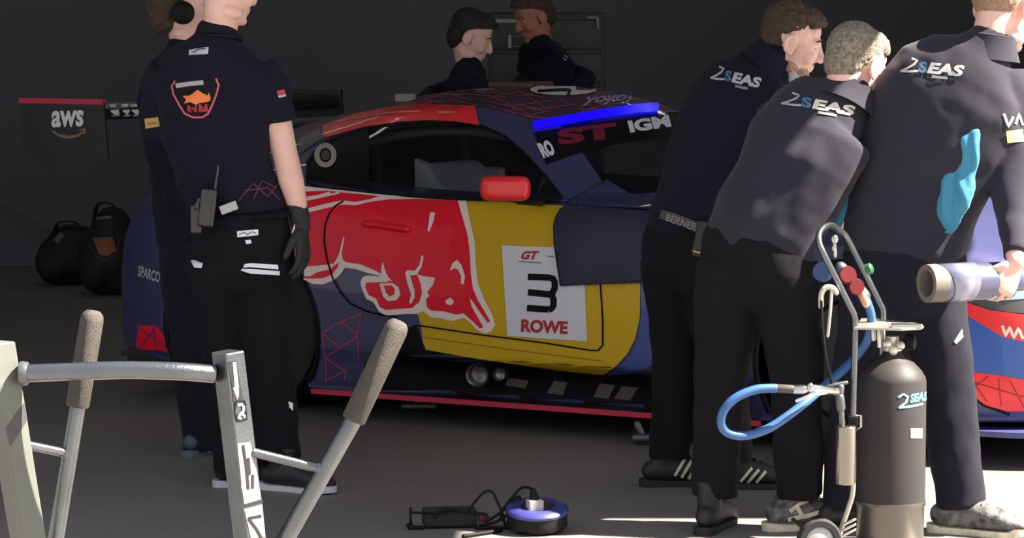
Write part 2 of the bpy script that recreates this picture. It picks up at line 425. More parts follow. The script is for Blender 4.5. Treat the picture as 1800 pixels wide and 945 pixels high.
def gp(i, v, s):
    a, b = bs[i], rs[i]; p = a.lerp(b, v); d = Vector((a.x - b.x, a.y - b.y)); d = d.normalized() if d.length > 1e-6 else Vector((1, 0))
    k = .03 * 4 * v * (1 - v); return Vector((p.x + d.x * k, s * (p.y + (d.y * k if a.y > .02 else 0)), p.z))
win_px = [(541, 322), (541, 285), (560, 258), (590, 241), (650, 222), (750, 213), (800, 214), (845, 221), (885, 239), (920, 268), (960, 312), (988, 347), (985, 353), (930, 354), (800, 351), (680, 344), (560, 330)]
SG = {'shell': G(), 'win-': G(), 'win+': G(), 'quarter-': G(), 'quarter+': G(), 'shield': G()}
for s in (-1, 1):
    V = [[gp(i, j / NV, s) for j in range(NV + 1)] for i in range(NI)]
    for i in range(NI - 1):
        for j in range(NV):
            q = [V[i][j], V[i + 1][j], V[i + 1][j + 1], V[i][j + 1]]; c = (q[0] + q[2]) / 2
            pc = proj(CM @ Vector((c.x, -abs(c.y), c.z)))
            k = 'shell'
            if 18 * 3 < i < 18 * 9 and inside(pc, win_px): k = ('quarter' if pc[0] < 646 else 'win') + ('-' if s < 0 else '+')
            elif i >= 18 * 8 + 5 and .04 < j / NV < .97: k = 'shield'
            SG[k].add(q, [(0, 1, 2, 3)])
gr = G()
NR = 28; rows = []
for i in range(NI):
    r = rs[i]; zc = max(interp(r.x, ZC), r.z); rows.append([Vector((r.x, r.y * t, r.z + (zc - r.z) * (1 - t * t))) for t in [(-1 + 2 * k / NR) for k in range(NR + 1)]])
for i in range(NI - 1):
    for k in range(NR): gr.add([rows[i][k], rows[i + 1][k], rows[i + 1][k + 1], rows[i][k + 1]], [(0, 1, 2, 3)])
def weld(g):
    bm = bmesh.new(); vs = [bm.verts.new(p) for p in g.v]
    for f in g.f:
        if len(set(f)) > 2: bm.faces.new([vs[i] for i in f])
    bmesh.ops.remove_doubles(bm, verts=bm.verts, dist=.0008); bm.verts.index_update()
    o = G(); o.v = [v.co.copy() for v in bm.verts]; o.f = [tuple(v.index for v in f.verts) for f in bm.faces]; bm.free(); return o
for k in SG: SG[k] = weld(SG[k])
gr = weld(gr)
part('cabin_frame', SG['shell'], m_navy, car, local=True)
roofo = part('roof', gr, mat('roof_plum', (.055, .03, .055), .5, coat=.3), car, local=True)
part('side_window', SG['win-'], m_glass, car, local=True); part('side_window', SG['win+'], m_glass, car, local=True)
part('quarter_panel', SG['quarter-'], m_black, car, local=True); part('quarter_panel', SG['quarter+'], m_black, car, local=True)
shield = part('windshield', SG['shield'], m_glass, car, local=True)
def wtree(*gs):
    a = G()
    for g in gs: a.add([CM @ v for v in g.v], g.f)
    return bvh(a)
TG = wtree(*SG.values()); TR = wtree(gr); TALL = [TB, TG, TR]
def mirrored(o, keep=False):
    return o
# livery on the flank
def C6(l): return [(540 + a / 3.15, 320 + b / 3.15) for a, b in l]
poly('yellow_panel', [(806, 350), (985, 362), (1105, 368), (1122, 430), (1126, 500), (1125, 560), (1117, 595), (1103, 622), (1083, 643), (1060, 658), (1000, 652), (900, 638), (820, 627), (750, 614), (744, 600), (741, 575), (733, 545), (720, 500), (760, 400)], [TB], .0026, m_yel, car, step=5)
bull = poly('bull_graphic', C6([(-30, 25), (200, 50), (400, 72), (600, 88), (840, 99), (880, 102), (905, 220), (930, 330), (937, 450), (948, 560), (985, 650), (1030, 740), (1042, 790), (1022, 825), (990, 838), (950, 822), (905, 775), (870, 750), (810, 768), (740, 752), (690, 748), (645, 712), (610, 728), (560, 728), (440, 738), (400, 715), (370, 665), (330, 645), (305, 590), (297, 550), (310, 525), (340, 515), (420, 522), (340, 503), (270, 480), (212, 473), (185, 512), (150, 543), (90, 565), (30, 562), (0, 545), (-60, 520)]), [TB, TG], .0042, m_cream, car, step=6)
def red(name, p, m=m_red, off=.0056): return poly(name, C6(p), [TB, TG], off, m, bull, step=6)
red('red_body', [(-60, 175), (25, 165), (190, 127), (270, 131), (350, 112), (450, 100), (620, 98), (835, 107), (865, 200), (893, 300), (905, 400), (909, 500), (922, 590), (950, 655), (985, 712), (1018, 770), (1003, 776), (962, 722), (925, 665), (903, 640), (915, 690), (950, 750), (980, 803), (960, 808), (915, 765), (870, 725), (830, 732), (760, 714), (690, 710), (667, 690), (662, 650), (681, 625), (668, 608), (702, 565), (713, 528), (640, 518), (612, 508), (632, 560), (640, 610), (625, 660), (585, 695), (440, 706), (405, 690), (385, 642), (345, 625), (325, 580), (332, 555), (400, 553), (455, 552), (430, 515), (380, 488), (300, 455), (205, 440), (120, 455), (50, 462), (-60, 470)])
red('red_leg', [(-60, 520), (20, 520), (60, 497), (130, 482), (180, 440), (172, 470), (142, 510), (90, 530), (30, 533), (-50, 530)])
red('red_back', [(-60, 60), (10, 55), (110, 52), (190, 62), (300, 72), (400, 82), (350, 98), (270, 113), (200, 103), (120, 118), (20, 143), (-60, 160)])
lines('back_line', [C6([(-40, 95), (60, 80), (130, 62)]), C6([(-40, 110), (100, 80), (180, 64)])], 3.2, [TB, TG], .0062, m_cream, bull)
for sp in ([(205, 303), (211, 310), (195, 390), (202, 430), (228, 450), (185, 442), (135, 472), (158, 440), (180, 400)],
           [(424, 440), (433, 480), (450, 520), (478, 550), (430, 534), (414, 500), (417, 460)],
           [(645, 400), (649, 420), (637, 470), (612, 512), (574, 515), (600, 600), (600, 640), (580, 672), (570, 668), (580, 620), (560, 560), (547, 500), (560, 487), (600, 490), (625, 460), (638, 410)],
           [(685, 170), (711, 172), (705, 215), (681, 275), (671, 270), (679, 220)],
           [(794, 490), (810, 446), (835, 430), (860, 460), (879, 520), (871, 566), (855, 560), (858, 520), (840, 482), (820, 476)],
           [(770, 655), (798, 637), (818, 660), (802, 681), (775, 673)],
           [(404, 560), (480, 558), (510, 580), (521, 620), (500, 652), (452, 657), (425, 632), (413, 590)]):
    red('cream_mark', sp, m_cream, .007)
red('hoof_patch', [(430, 571), (474, 570), (491, 590), (488, 620), (462, 632), (441, 610)], m_red, .0084)
# seams, handle
C4 = lambda l: [(500 + a / 2.487, 420 + b / 2.487) for a, b in l]
lines('door_seam', [C6([(205, 108), (160, 135), (125, 180), (103, 240), (98, 330), (118, 440), (150, 540), (185, 605), (240, 670), (330, 712), (420, 735), (500, 745)]), [(736, 571), (850, 588), (960, 602), (1040, 615), (1053, 615), (1061, 606), (1061, 560), (1055, 470), (1050, 400)]], 2.6, [TB], .0085, m_seam, car)
lines('sill_crease', [[(744, 592), (900, 614), (1060, 634)]], 2.0, [TB], .004, mat('yellow_dark', (.33, .2, .01), .5), car)
g = G(); hp = [cast(x, y, [TB], .012) for x, y in C6([(330, 232), (400, 238), (480, 252), (560, 262)])]; g.tube(cr(hp, 4), .0155, lat=(0, 0, 1)); part('door_handle', g, m_red, car)
# number board
nb = poly('number_board', [(883, 431), (1026, 437), (1033, 599), (893, 590)], [TB], .0056, m_white, car, step=8)
C5 = lambda l: [(860 + a / 4.725, 420 + b / 4.725) for a, b in l]
lines('number_three', [C5([(328, 312), (500, 318), (535, 328), (551, 355), (552, 405), (535, 440), (505, 458)]), C5([(328, 440), (505, 458), (530, 470), (541, 500), (540, 550), (525, 575), (500, 583)]), C5([(320, 571), (500, 583)])], 11.5, [TB], .0072, m_black, nb)
text('board_lettering', 'ROWE', (917, 583), (999, 587), (918, 560), [TB], .0072, m_lred, nb, bold=.045)
text('series_lettering', 'GT', (915, 456), (944, 456), (921, 441), [TB], .0072, m_lred, nb, bold=.05)
lines('series_underline', [[(913, 459), (954, 462)], [(963, 450), (976, 451)]], 2.2, [TB], .0072, mat('vinyl_grey', (.25, .24, .26), .5), nb)
poly('painted_reflection', [(1127, 500), (1156, 498), (1158, 560), (1150, 640), (1110, 655), (1066, 659), (1090, 643), (1110, 620), (1122, 590), (1127, 550)], [TB], .002, m_navy_refl, car)  # same navy paint, a brighter reflection painted in
poly('black_sill', [(640, 640), (690, 585), (733, 570), (746, 615), (900, 638), (1060, 659), (1110, 656), (1150, 662), (1228, 694), (1228, 745), (640, 705)], [TB], .0016, m_black, car, step=8)
lines('pink_truss_graphic', [C4(l) for l in ([(165, 410), (250, 360), (340, 325), (320, 412), (325, 522)], [(165, 410), (180, 520), (185, 620)], [(250, 362), (318, 410)], [(172, 415), (240, 470)], [(320, 425), (180, 515)], [(180, 520), (268, 575), (265, 620)], [(268, 575), (180, 620)])], 2.6, [TB], .0022, m_pink, car)
# sill details
def flat_at(name, pts, yl, m, parent=car, th=.006):
    out = []
    for x, y in pts:
        d = ray(x, y); n = CM.to_3x3() @ Vector((0, 1, 0)); t = (W(0, yl, 0) - CAM).dot(n) / d.dot(n); out.append(CAM + d * t)
    n = CM.to_3x3() @ Vector((0, th, 0)); g = G(); g.hexa([p + n for p in out], out); return part(name, g, m, parent, smooth=False)
for k, sp in enumerate(([(1055, 673), (1082, 676), (1070, 700), (1044, 697)], [(1094, 678), (1122, 681), (1108, 703), (1080, 700)], [(975, 668), (998, 671), (990, 694), (962, 690)], [(893, 663), (930, 668), (925, 682), (889, 677)])):
    poly('skirt_graphic', sp, [TB], .0035, mat('skirt_beige', (.11, .09, .075), .5), car)
g = G(); pc_ = W(1.07, -.915, .205); n = CM.to_3x3() @ Vector((0, -1, 0)); ax = CM.to_3x3() @ Vector((.25, -1, 0))
g.lathe(pc_ + ax * -.05, [(.052, 0), (.052, .06), (.046, .075), (.038, .07), (.036, .02), (.001, .015)], axis=ax); ex = part('exhaust_pipe', g, mat('exhaust_steel', (.16, .15, .14), .3, metal=.9), car)
g = G(); g.lathe(W(1.17, -.905, .215), [(.03, 0), (.03, .04), (.024, .05), (.022, .02), (.001, .015)], axis=ax); part('exhaust_pipe', g, mat('exhaust_steel', (.16, .15, .14), .3, metal=.9), car)
g = G(); g.box((1.34, -.93, .105), (1.94, .17, .014)); g.box((1.34, .93, .105), (1.94, .17, .014)); part('floor_plate', g, m_carbon, car, local=True, smooth=False)
for s in (-1, 1):
    g = G(); g.box((1.34, s * 1.018, .107), (1.96, .012, .02)); part('red_sill_edge', g, m_redb if s > 0 else mat('edge_red', (.6, .02, .06), .4), car, local=True, smooth=False)
# wheels
for wx in (0, 2.665):
    for s in (-1, 1):
        R = .345; g = G(); c = Vector((wx, s * .80, R)); A = (0, s, 0)
        g.lathe(c, [(.235, -.15), (.30, -.155), (.335, -.14), (R, -.11), (R, .11), (.335, .14), (.30, .152), (.238, .145), (.23, .12), (.23, -.12)], axis=A, n=56); tw = part('wheel', g, m_rubber, car, local=True)
        g = G(); g.lathe(c, [(.235, .135), (.225, .145), (.215, .12), (.215, -.1), (.23, -.1)], axis=A, n=48); g.lathe(c, [(.001, .09), (.05, .10), (.055, .085), (.055, .02), (.001, .02)], axis=A, n=24)
        for k in range(10):
            a = 2 * math.pi * k / 10; d = Vector((math.cos(a), 0, math.sin(a))); g.tube([c + Vector((0, s * .08, 0)) + d * .04, c + Vector((0, s * .095, 0)) + d * .13, c + Vector((0, s * .12, 0)) + d * .22], [(.012, .012), (.011, .011), (.014, .012)], n=8)
        part('rim', g, mat('rim_dark', (.05, .05, .055), .35, metal=.8), tw, local=True)
        g = G(); g.lathe(Vector((wx, s * .62, R)), [(.40, -.02), (.40, 0), (.001, 0)], axis=A, n=40); part('wheel_well', g, m_black, car, local=True)
        arc = [Vector((wx + .375 * math.cos(a), 0, .34 + .375 * math.sin(a))) for a in [math.radians(-30 + 240 * k / 40) for k in range(41)]]; pts = []
        for p in arc:
            w = interp(p.x, WT); pts.append(Vector((p.x, s * (w - .004 - (.012 if p.z < .25 else 0)), p.z)))
        g = G(); g.tube([p for p in pts if p.z > .14], (.012), n=10); part('arch_trim', g, m_black, car, local=True)
# splitter, nose details
spl = []
for x in [2.95 + .05 * i for i in range(17)]: spl.append(Vector((x, -(interp(x - .03, WT) + .05) if x < 3.7 else 0, 0)))
spl = [Vector((2.95, -.98, 0)), Vector((3.1, -1.0, 0)), Vector((3.3, -.98, 0)), Vector((3.5, -.88, 0)), Vector((3.66, -.7, 0)), Vector((3.75, -.4, 0)), Vector((3.78, 0, 0))]
half = cr(spl, 5); full = half + [Vector((p.x, -p.y, 0)) for p in half[::-1][1:]]
g = G(); g.hexa([p + Vector((0, 0, .135)) for p in full], [p + Vector((0, 0, .115)) for p in full]); part('front_splitter', g, mat('splitter_blue', (.05, .055, .2), .4, coat=.3), car, local=True, smooth=False)
poly('bumper_blue', [(1690, 535), (1760, 575), (1830, 600), (1830, 680), (1760, 662), (1690, 650)], [TB], .002, mat('bumper_paint', (.035, .11, .42), .4, coat=.3), car)
ru = poly('red_bumper_chevron', [(1690, 528), (1740, 545), (1830, 556), (1830, 608), (1760, 590), (1690, 548)], [TB], .003, m_redb, car)
rl = poly('red_bumper_chevron', [(1690, 650), (1760, 660), (1830, 672), (1830, 722), (1770, 722), (1735, 712), (1690, 690)], [TB], .003, m_redb, car)
if rl: lines('chevron_lines', [[(1700, 655), (1735, 705)], [(1738, 660), (1700, 690)], [(1755, 664), (1760, 712)], [(1775, 668), (1800, 715)], [(1690, 665), (1810, 700)]], 2, [TB], .0045, mat('chevron_dark', (.3, .01, .03), .5), rl)
lines('chevron_lower_line', [[(1690, 682), (1730, 712), (1775, 728)]], 4, [TB], .004, m_black, car)
if ru: lines('chevron_scribble', [[(1762, 572), (1768, 590), (1775, 574), (1782, 594), (1790, 576), (1798, 595)]], 5, [TB], .0045, m_cream, ru)
poly('headlight_recess', [(1690, 512), (1830, 500), (1830, 552), (1770, 548), (1720, 536), (1690, 528)], [TB], .003, mat('headlight_dark', (.08, .085, .085), .2, coat=.5), car)
lines('headlight_lens', [[(1742, 522), (1830, 516)]], 14, [TB], .005, mat('headlight_glass', (.25, .42, .45), .15), car)
poly('sill_red_patch', [(1206, 642), (1228, 640), (1232, 684), (1206, 680)], [TB], .002, mat('patch_red', (.4, .02, .04), .5), car)
# rear corner
poly('red_rear_triangle', [(240, 612), (244, 572), (276, 572), (311, 618)], [TB], .003, m_red, car)
lines('rear_triangle_lines', [[(246, 576), (300, 614)], [(276, 573), (248, 610)], [(270, 572), (276, 614)]], 1.8, [TB], .0045, m_navy, car)
text('bumper_lettering', 'SPARCO', (243, 485), (281, 497), (245, 466), [TB], .003, m_logo, car, bold=.03)
g = G(); g.box((-.66, 0, .16), (.34, 1.36, .02)); [g.box((-.7, y, .13), (.3, .012, .10)) for y in (-.6, -.3, 0, .3, .6)]; part('diffuser', g, m_carbon, car, local=True, smooth=False)
# cabin side trim
lines('window_frame_trim', [win_px + [win_px[0]], [(646, 224), (647, 341)]], 5, [TG, TB], .003, m_black, car)
rr = poly('red_roof_rail', [(566, 222), (620, 202), (680, 190), (740, 184), (835, 187), (843, 221), (800, 214), (750, 212), (700, 215), (640, 224), (571, 243)], [TG, TR], .004, m_redb, car)
lines('rail_script', [[(596, 216), (620, 210), (645, 206)], [(655, 204), (700, 199), (740, 197)], [(770, 199), (800, 199)]], 2.4, [TG, TR], .006, mat('gold_script', (.7, .3, .14), .5), rr)
poly('carbon_pillar', [(525, 245), (562, 225), (568, 244), (545, 258), (528, 272)], [TG, TR, TB], .003, mat('pillar_grey', (.06, .06, .075), .4), car)
circ = lambda cx, cy, rx, ry, n=28: [(cx + rx * math.cos(2 * math.pi * k / n), cy + ry * math.sin(2 * math.pi * k / n)) for k in range(n + 1)]
lines('fuel_port_ring', [circ(573, 274, 15, 17)], 9, [TG], .005, mat('port_ring', (.38, .36, .31), .5), car)
poly('fuel_port', circ(573, 274, 8, 9)[:-1], [TG], .004, mat('port_brown', (.06, .045, .03), .5), car)
# roof graphics
rnd = random.Random(7); L = []
for i in range(80):
    x = 640 + rnd.random() * 520; y = 152 + rnd.random() * 60; a = rnd.choice([-.25, .12, .5, -.6, .9]) + rnd.uniform(-.1, .1); l = rnd.uniform(30, 90)
    L.append([(x, y), (x + l * math.cos(a), y + l * math.sin(a) * .45)])
lines('roof_line_graphic', L, 1.8, [TR], .002, m_dpink, car)
rd = poly('roof_number_disc', circ(990, 159, 58, 9.5)[:-1], [TR], .004, m_white, car)
if rd: lines('roof_number_mark', [[(945, 162), (985, 160)], [(985, 160), (1002, 160), (998, 171)]], 5, [TR], .006, m_black, rd)
text('roof_lettering', 'yoyoy', (1022, 188), (1112, 182), (1032, 172), [TR], .004, mat('letter_lilac', (.3, .28, .55), .5), car)
lines('header_light_strip', [[(938, 224), (1000, 214), (1060, 203), (1120, 195), (1187, 190)]], 15, [TG, TR], .012, m_blues, car)
# windshield banner
bn = poly('windshield_banner', [(938, 233), (1000, 224), (1080, 211), (1187, 201), (1195, 240), (1090, 252), (1010, 272), (960, 290)], [TG], .003, m_black, car)
text('banner_red_lettering', 'ST', (982, 257), (1086, 244), (978, 229), [TG], .0045, mat('banner_red', (.2, .012, .03), .5), bn, bold=.06)
text('banner_white_lettering', 'IGM', (1108, 235), (1180, 224), (1102, 214), [TG], .0045, m_white, bn, bold=.05)
text('banner_small_lettering', 'RO', (956, 280), (978, 272), (943, 254), [TG], .0045, m_white, bn, bold=.06)
# mirror
g = G(); mc = at(888, 331, 11.02); g.rbox(mc, (.19, .10, .094), .04, R=Matrix.Rotation(math.radians(-8), 3, 'Z')); g = blob(g, .006, 6); mi = part('door_mirror', g, m_redb, car)
g = G(); g.tube([mc + Vector((.02, .03, -.03)), mc + Vector((.06, .10, -.055)), at(965, 356, 11.45)], [(.018, .01), (.015, .009), (.02, .009)]); part('mirror_arm', g, m_black, mi)
g = G(); p = CMI @ mc; g.rbox((p.x, -p.y, p.z), (.10, .19, .094), .04); g = blob(g, .006, 6); part('door_mirror', g, m_redb, car, local=True)
# interior
g = G(); g.box((.4, 0, .55), (1.9, 1.5, .04)); g.box((-.35, 0, .72), (.04, 1.2, .5)); part('cabin_floor', g, m_black, car, local=True, smooth=False)
g = G(); g.rbox((1.45, 0, .82), (.35, 1.35, .12), .05); part('dashboard', g, m_carbon, car, local=True)
g = G()
for sx in (-.28, .18): g.tube([W(sx, -.52, .58), W(sx, -.52, 1.02), W(sx, -.42, 1.14), W(sx, .42, 1.14), W(sx, .52, 1.02), W(sx, .52, .58)], .02)
g.tube([W(-.28, -.5, 1.0), W(.18, .5, .62)], .02); g.tube(cr([W(.18, -.52, 1.04), W(.6, -.54, 1.13), W(1.05, -.52, 1.1), W(1.45, -.68, .88)], 6), .019); g.tube([W(.18, -.54, .72), W(1.3, -.62, .78)], .019)
part('roll_cage', g, mat('cage_grey', (.10, .10, .11), .5), car)
g = G(); g.rbox((.58, -.30, .80), (.08, .46, .40), .04); g.hexa([Vector((.55, -.53, 1.02)), Vector((.60, -.53, 1.0)), Vector((.68, -.53, .90)), Vector((.72, -.53, .78)), Vector((.55, -.53, .78))], [Vector((.55, -.48, 1.02)), Vector((.60, -.48, 1.0)), Vector((.68, -.48, .90)), Vector((.72, -.48, .78)), Vector((.55, -.48, .78))]); g.rbox((.64, -.08, .86), (.16, .05, .22), .02); g = blob(g, .010, 3)
st = part('racing_seat', g, mat('seat_grey', (.5, .56, .62), .5), car, local=True)
g = G(); tor = [Vector((1.08 + .045 * math.sin(a), -.28 + .15 * math.cos(a), .90 + .14 * math.sin(a))) for a in [2 * math.pi * k / 30 for k in range(31)]]; g.tube(tor, .014); part('steering_wheel', g, m_carbon, car, local=True)
# rear wing
for s in (-1, 1):
    g = G(); P = [(-1.16, 1.235), (-.72, 1.24), (-.70, 1.0), (-.78, .97), (-1.05, .97), (-1.15, 1.05)]
    g.hexa([W(x, s * .925 - .006, z) for x, z in P], [W(x, s * .925 + .006, z) for x, z in P]); ep = part('wing_endplate', g, mat('endplate_black', (.014, .013, .016), .45), car, smooth=False); T = bvh(g)
    g = G(); g.box((-.94, s * .925, 1.243), (.44, .022, .022)); part('endplate_red_edge', g, m_carbon if s > 0 else mat('edge_pink_red', (.5, .02, .07), .5), ep, local=True, smooth=False)
    if s < 0:
        text('endplate_lettering', 'aws', (91, 224), (147, 222), (92, 195), [T], .003, m_white, ep, bold=.03)
        lines('endplate_smile', [[(93, 230), (105, 238), (122, 241), (138, 238), (149, 230)], [(141, 228), (150, 227), (149, 236)]], lambda t: 3 + 2 * math.sin(math.pi * t), [T], .003, mat('smile_tan', (.26, .13, .1), .5), ep)
g = G(); P = [(-1.12, 1.205), (-1.02, 1.18), (-.88, 1.162), (-.76, 1.165), (-.73, 1.185), (-.735, 1.212), (-.78, 1.226), (-.9, 1.23), (-1.02, 1.226)]
g.hexa([W(x, -.915, z) for x, z in P], [W(x, .915, z) for x, z in P]); wp = part('wing_plane', g, m_carbon, car, smooth=False)
for s in (-1, 1):
    g = G(); g.tube(cr([W(-.75, s * .32, .93), W(-.62, s * .32, 1.1), W(-.72, s * .32, 1.25), (W(-.9, s * .32, 1.225))], 6), (.02, .01)); part('wing_support', g, m_carbon, car)
TW = [BVHTree.FromPolygons([Vector(v) for v in g2.v], g2.f) for g2 in [G().add(*(lambda q: (q.v, q.f))(G().hexa([W(x, -.915, z) for x, z in P], [W(x, .915, z) for x, z in P])))]]
for a, b in ((191, 207), (212, 226), (228, 245), (505, 575)):
    poly('wing_white_mark', [(a, 184 if a < 400 else 158), (b, 183 if a < 400 else 159), (b + 3, 203 if a < 400 else 164), (a + 6, 204 if a < 400 else 163)], TW, .002, m_white, wp)
# bracket feet under the car
for x0, y0, x1, y1 in ((706, 730, 768, 731), (1110, 757, 1150, 762)):
    g = G(); a = at(x0, y0, 11.9 if x0 < 900 else 11.0); b = at(x1, y1, 11.9 if x0 < 900 else 11.0); a.z = b.z = .03
    g.rbox((a + b) / 2, ((b - a).length, .10, .025), .01); g.tube([(a + b) / 2, (a + b) / 2 + Vector((-.02, 0, .045))], .015)
    L_ = (a + b) / 2; L_.z = 0
    solo('air_jack_foot', g, m_alud, 'silver foot plate on the floor under the %s of the car door sill' % ('rear end' if x0 < 900 else 'front end'), 'jack foot', L_, group='jack feet under the sill')
# ------------------------------------------------------------------ people
def V3(*a): return Vector(a)
def frame(fwd, up=Vector((0, 0, 1))):
    f = Vector(fwd).normalized(); r = f.cross(up).normalized(); u = r.cross(f).normalized()
    return Matrix((r, f, u)).transposed()                     # columns: right, forward, up
def head_geo(g, c, R, s=1.0, ears=True):
    E_ = lambda p, r: g.ell(c + R @ (Vector(p) * s), tuple(k * s for k in r), R)
    E_((0, -.014, .036), (.076, .097, .086)); E_((0, .028, -.02), (.064, .070, .090)); E_((0, .040, -.072), (.046, .050, .042))
    E_((0, .074, -.098), (.022, .020, .016)); E_((0, .080, .028), (.048, .018, .014)); E_((0, .060, .05), (.05, .028, .04))
    for q in (-1, 1):
        E_((q * .040, .062, -.030), (.024, .028, .026)); E_((q * .052, .010, -.078), (.014, .040, .022))
    g.tube([c + R @ (Vector(p) * s) for p in ((0, .090, .020), (0, .100, .0), (0, .113, -.022), (0, .112, -.032))], [k * s for k in (.009, .010, .0125, .011)], n=12)
    for q in (-1, 1): E_((q * .013, .098, -.034), (.009, .011, .008))
    E_((0, .088, -.058), (.022, .012, .0065)); E_((0, .086, -.070), (.020, .012, .007)); E_((0, .080, -.064), (.03, .014, .02))
    if ears:
        for q in (-1, 1):
            P = [c + R @ (Vector((q * (.083 + .005 * math.cos(a)), -.005 - .018 * math.cos(a) , -.003 + .029 * math.sin(a))) * s) for a in [2 * math.pi * k / 14 for k in range(15)]]
            g.tube(P, .0062 * s, n=8); E_((q * .079, -.004, -.005), (.008, .017, .029)); E_((q * .081, .003, -.031), (.007, .010, .011)); E_((q * .076, .012, -.004), (.006, .008, .010))
def hand_geo(g, wrist, d, n, side, s=1.0, curl=.35, spread=.05, wr=.027):
    """d: towards the fingers, n: palm normal (palm side), side: direction of the thumb"""
    d = Vector(d).normalized(); n = (Vector(n) - d * Vector(n).dot(d)).normalized(); l = d.cross(n); l = l if l.dot(Vector(side)) > 0 else -l
    w = Vector(wrist); g.tube([w, w + d * .03 * s, w + d * .07 * s, w + d * .095 * s], [(wr * s, .019 * s), (.034 * s, .018 * s), (.042 * s, .016 * s), (.040 * s, .013 * s)], lat=l, n=20)
    Ls = (.070, .078, .073, .058); rad = (.0092, .0095, .0090, .0080)
    for k in range(4):
        o = (1.5 - k) * .0215; b = w + d * (.088 + (-.004, 0, -.003, -.010)[k]) * s + l * o * s; dd = (d + l * spread * (1.5 - k)).normalized(); P = [b]
        for j, fr in enumerate((.45, .32, .23)):
            a = curl * (.55 + j * .8); v = dd * math.cos(a) + n * math.sin(a); P.append(P[-1] + v * Ls[k] * fr * s)
        g.tube(P, [rad[k] * s * q for q in (1.08, 1.0, .92, .80)], n=10)
    tb = w + d * .028 * s + l * .026 * s; td = (d * .62 + l * .62 + n * .35).normalized(); td2 = (d * .86 + l * .22 + n * .42).normalized()
    g.tube([tb, tb + td * .032 * s, tb + td * .032 * s + td2 * .030 * s, tb + td * .032 * s + td2 * .054 * s], [k * s for k in (.0165, .0125, .0112, .009)], n=12)
def shoe(root, ankle, fdir, mu=m_shoe, ms=m_rubber, s=1.0, ground=0.0, pitch=0, lace=m_black, name='shoe', label=None):
    f = Vector((fdir[0], fdir[1], 0)).normalized(); r = Vector((f.y, -f.x, 0)); a = Vector(ankle); a.z = ground
    P = lambda x, y, z: a + (r * x + f * y + Vector((0, 0, z))) * s
    g = G()
    g.tube([P(0, -.060, .052), P(0, -.03, .055), P(0, .03, .060), P(0, .09, .050), P(0, .14, .040), P(0, .175, .034)], [(.032 * s, .034 * s), (.036 * s, .042 * s), (.039 * s, .046 * s), (.044 * s, .036 * s), (.045 * s, .028 * s), (.034 * s, .020 * s)], lat=r, n=22)
    g.tube([P(0, -.035, .04), P(0, -.02, .085), P(0, -.012, .115), P(0, -.008, .15)], [(.034 * s, .038 * s), (.036 * s, .042 * s), (.040 * s, .048 * s), (.044 * s, .050 * s)], lat=r, n=20, cap='flat')
    up = blob(g, .005, 4); u = part(name, up, mu, root, label=label)
    out = [(-.036, -.07), (-.028, -.095), (0, -.104), (.028, -.095), (.036, -.07), (.036, -.02), (.036, .03), (.046, .09), (.047, .135), (.036, .18), (.012, .204), (-.012, .204), (-.034, .185), (-.045, .14), (-.044, .09), (-.036, .03), (-.036, -.02)]
    out = [(p.x, p.y) for p in cr([V3(x * .93, y * .965, 0) for x, y in out], 3, closed=True)]
    g = G(); g.hexa([P(x, y, .019 + (.010 if y > .15 else .006 if y < -.06 else 0)) for x, y in out], [P(x, y, .001 + (.006 if y > .17 else 0)) for x, y in out]); part('sole', g, ms, u, smooth=True)
    g = G()
    for k in range(5):
        y = .045 + k * .019; z = .107 - k * .0095; g.tube([P(-.022, y, z - .006), P(0, y + .006, z), P(.022, y, z - .006)], .0032 * s, n=8)
    part('laces', g, lace, u)
    return u, bvh(up)
def cloth_torso(secs, lat, n=30):
    g = G(); g.tube([s_[0] for s_ in secs], [(s_[1], s_[2]) for s_ in secs], lat=lat, n=n, cap='round'); return g
def hairdo(c, R, parent, m, style, s=1.0):
    g = G(); E_ = lambda p, r: g.ell(c + R @ (Vector(p) * s), tuple(k * s for k in r), R)
    if style == 'curly':
        E_((0, -.026, .050), (.079, .094, .086)); E_((0, .022, .090), (.064, .076, .042)); E_((0, -.05, .01), (.070, .064, .070)); E_((0, .066, .088), (.05, .034, .026))
        for k in range(46):
            a = rnd.uniform(0, 6.28); b = rnd.uniform(.15, 1.3); p = Vector((.076 * math.cos(a) * math.cos(b), -.012 + .094 * math.sin(a) * math.cos(b), .056 + .078 * math.sin(b)))
            if p.y > .06 and p.z < .09: continue
            E_(p, (.013, .013, .012))
        gg = blob(g, .0045, 1, (.004, (70, 70, 70)))
    elif style == 'short':
        E_((0, -.026, .044), (.0795, .092, .086)); E_((0, -.052, .0), (.066, .058, .072)); E_((0, .022, .078), (.068, .070, .052)); gg = blob(g, .0045, 2, (.0025, (90, 90, 90)))
    elif style == 'full':
        E_((0, -.028, .050), (.084, .096, .090)); E_((0, -.058, .0), (.072, .062, .085)); E_((0, .028, .085), (.070, .076, .052)); gg = blob(g, .005, 2, (.005, (60, 60, 60)))
    elif style == 'fade':
        E_((0, -.018, .062), (.0755, .090, .068)); E_((0, -.040, .03), (.0745, .074, .075)); E_((0, .03, .09), (.06, .06, .035)); gg = blob(g, .0045, 3, (.0012, (120, 120, 120)))
    RT = R.transposed(); keep = []
    for p in gg.v:
        q = RT @ (p - c) / s; keep.append((q.y < -.022 and q.z > (-.062 if style != 'full' else -.09) - (.0 if style != 'curly' else .0)) or q.z > .040 + .42 * max(q.y, -.02) or (q.y < -.005 and q.z > .025))
    gg.f = [f for f in gg.f if all(keep[i] for i in f)]; mp = {}; nv = []
    for i in range(len(gg.v)):
        if keep[i]: mp[i] = len(nv); nv.append(gg.v[i])
    gg.f = [tuple(mp[i] for i in f) for f in gg.f]; gg.v = nv
    return part('hair', gg, m, parent)
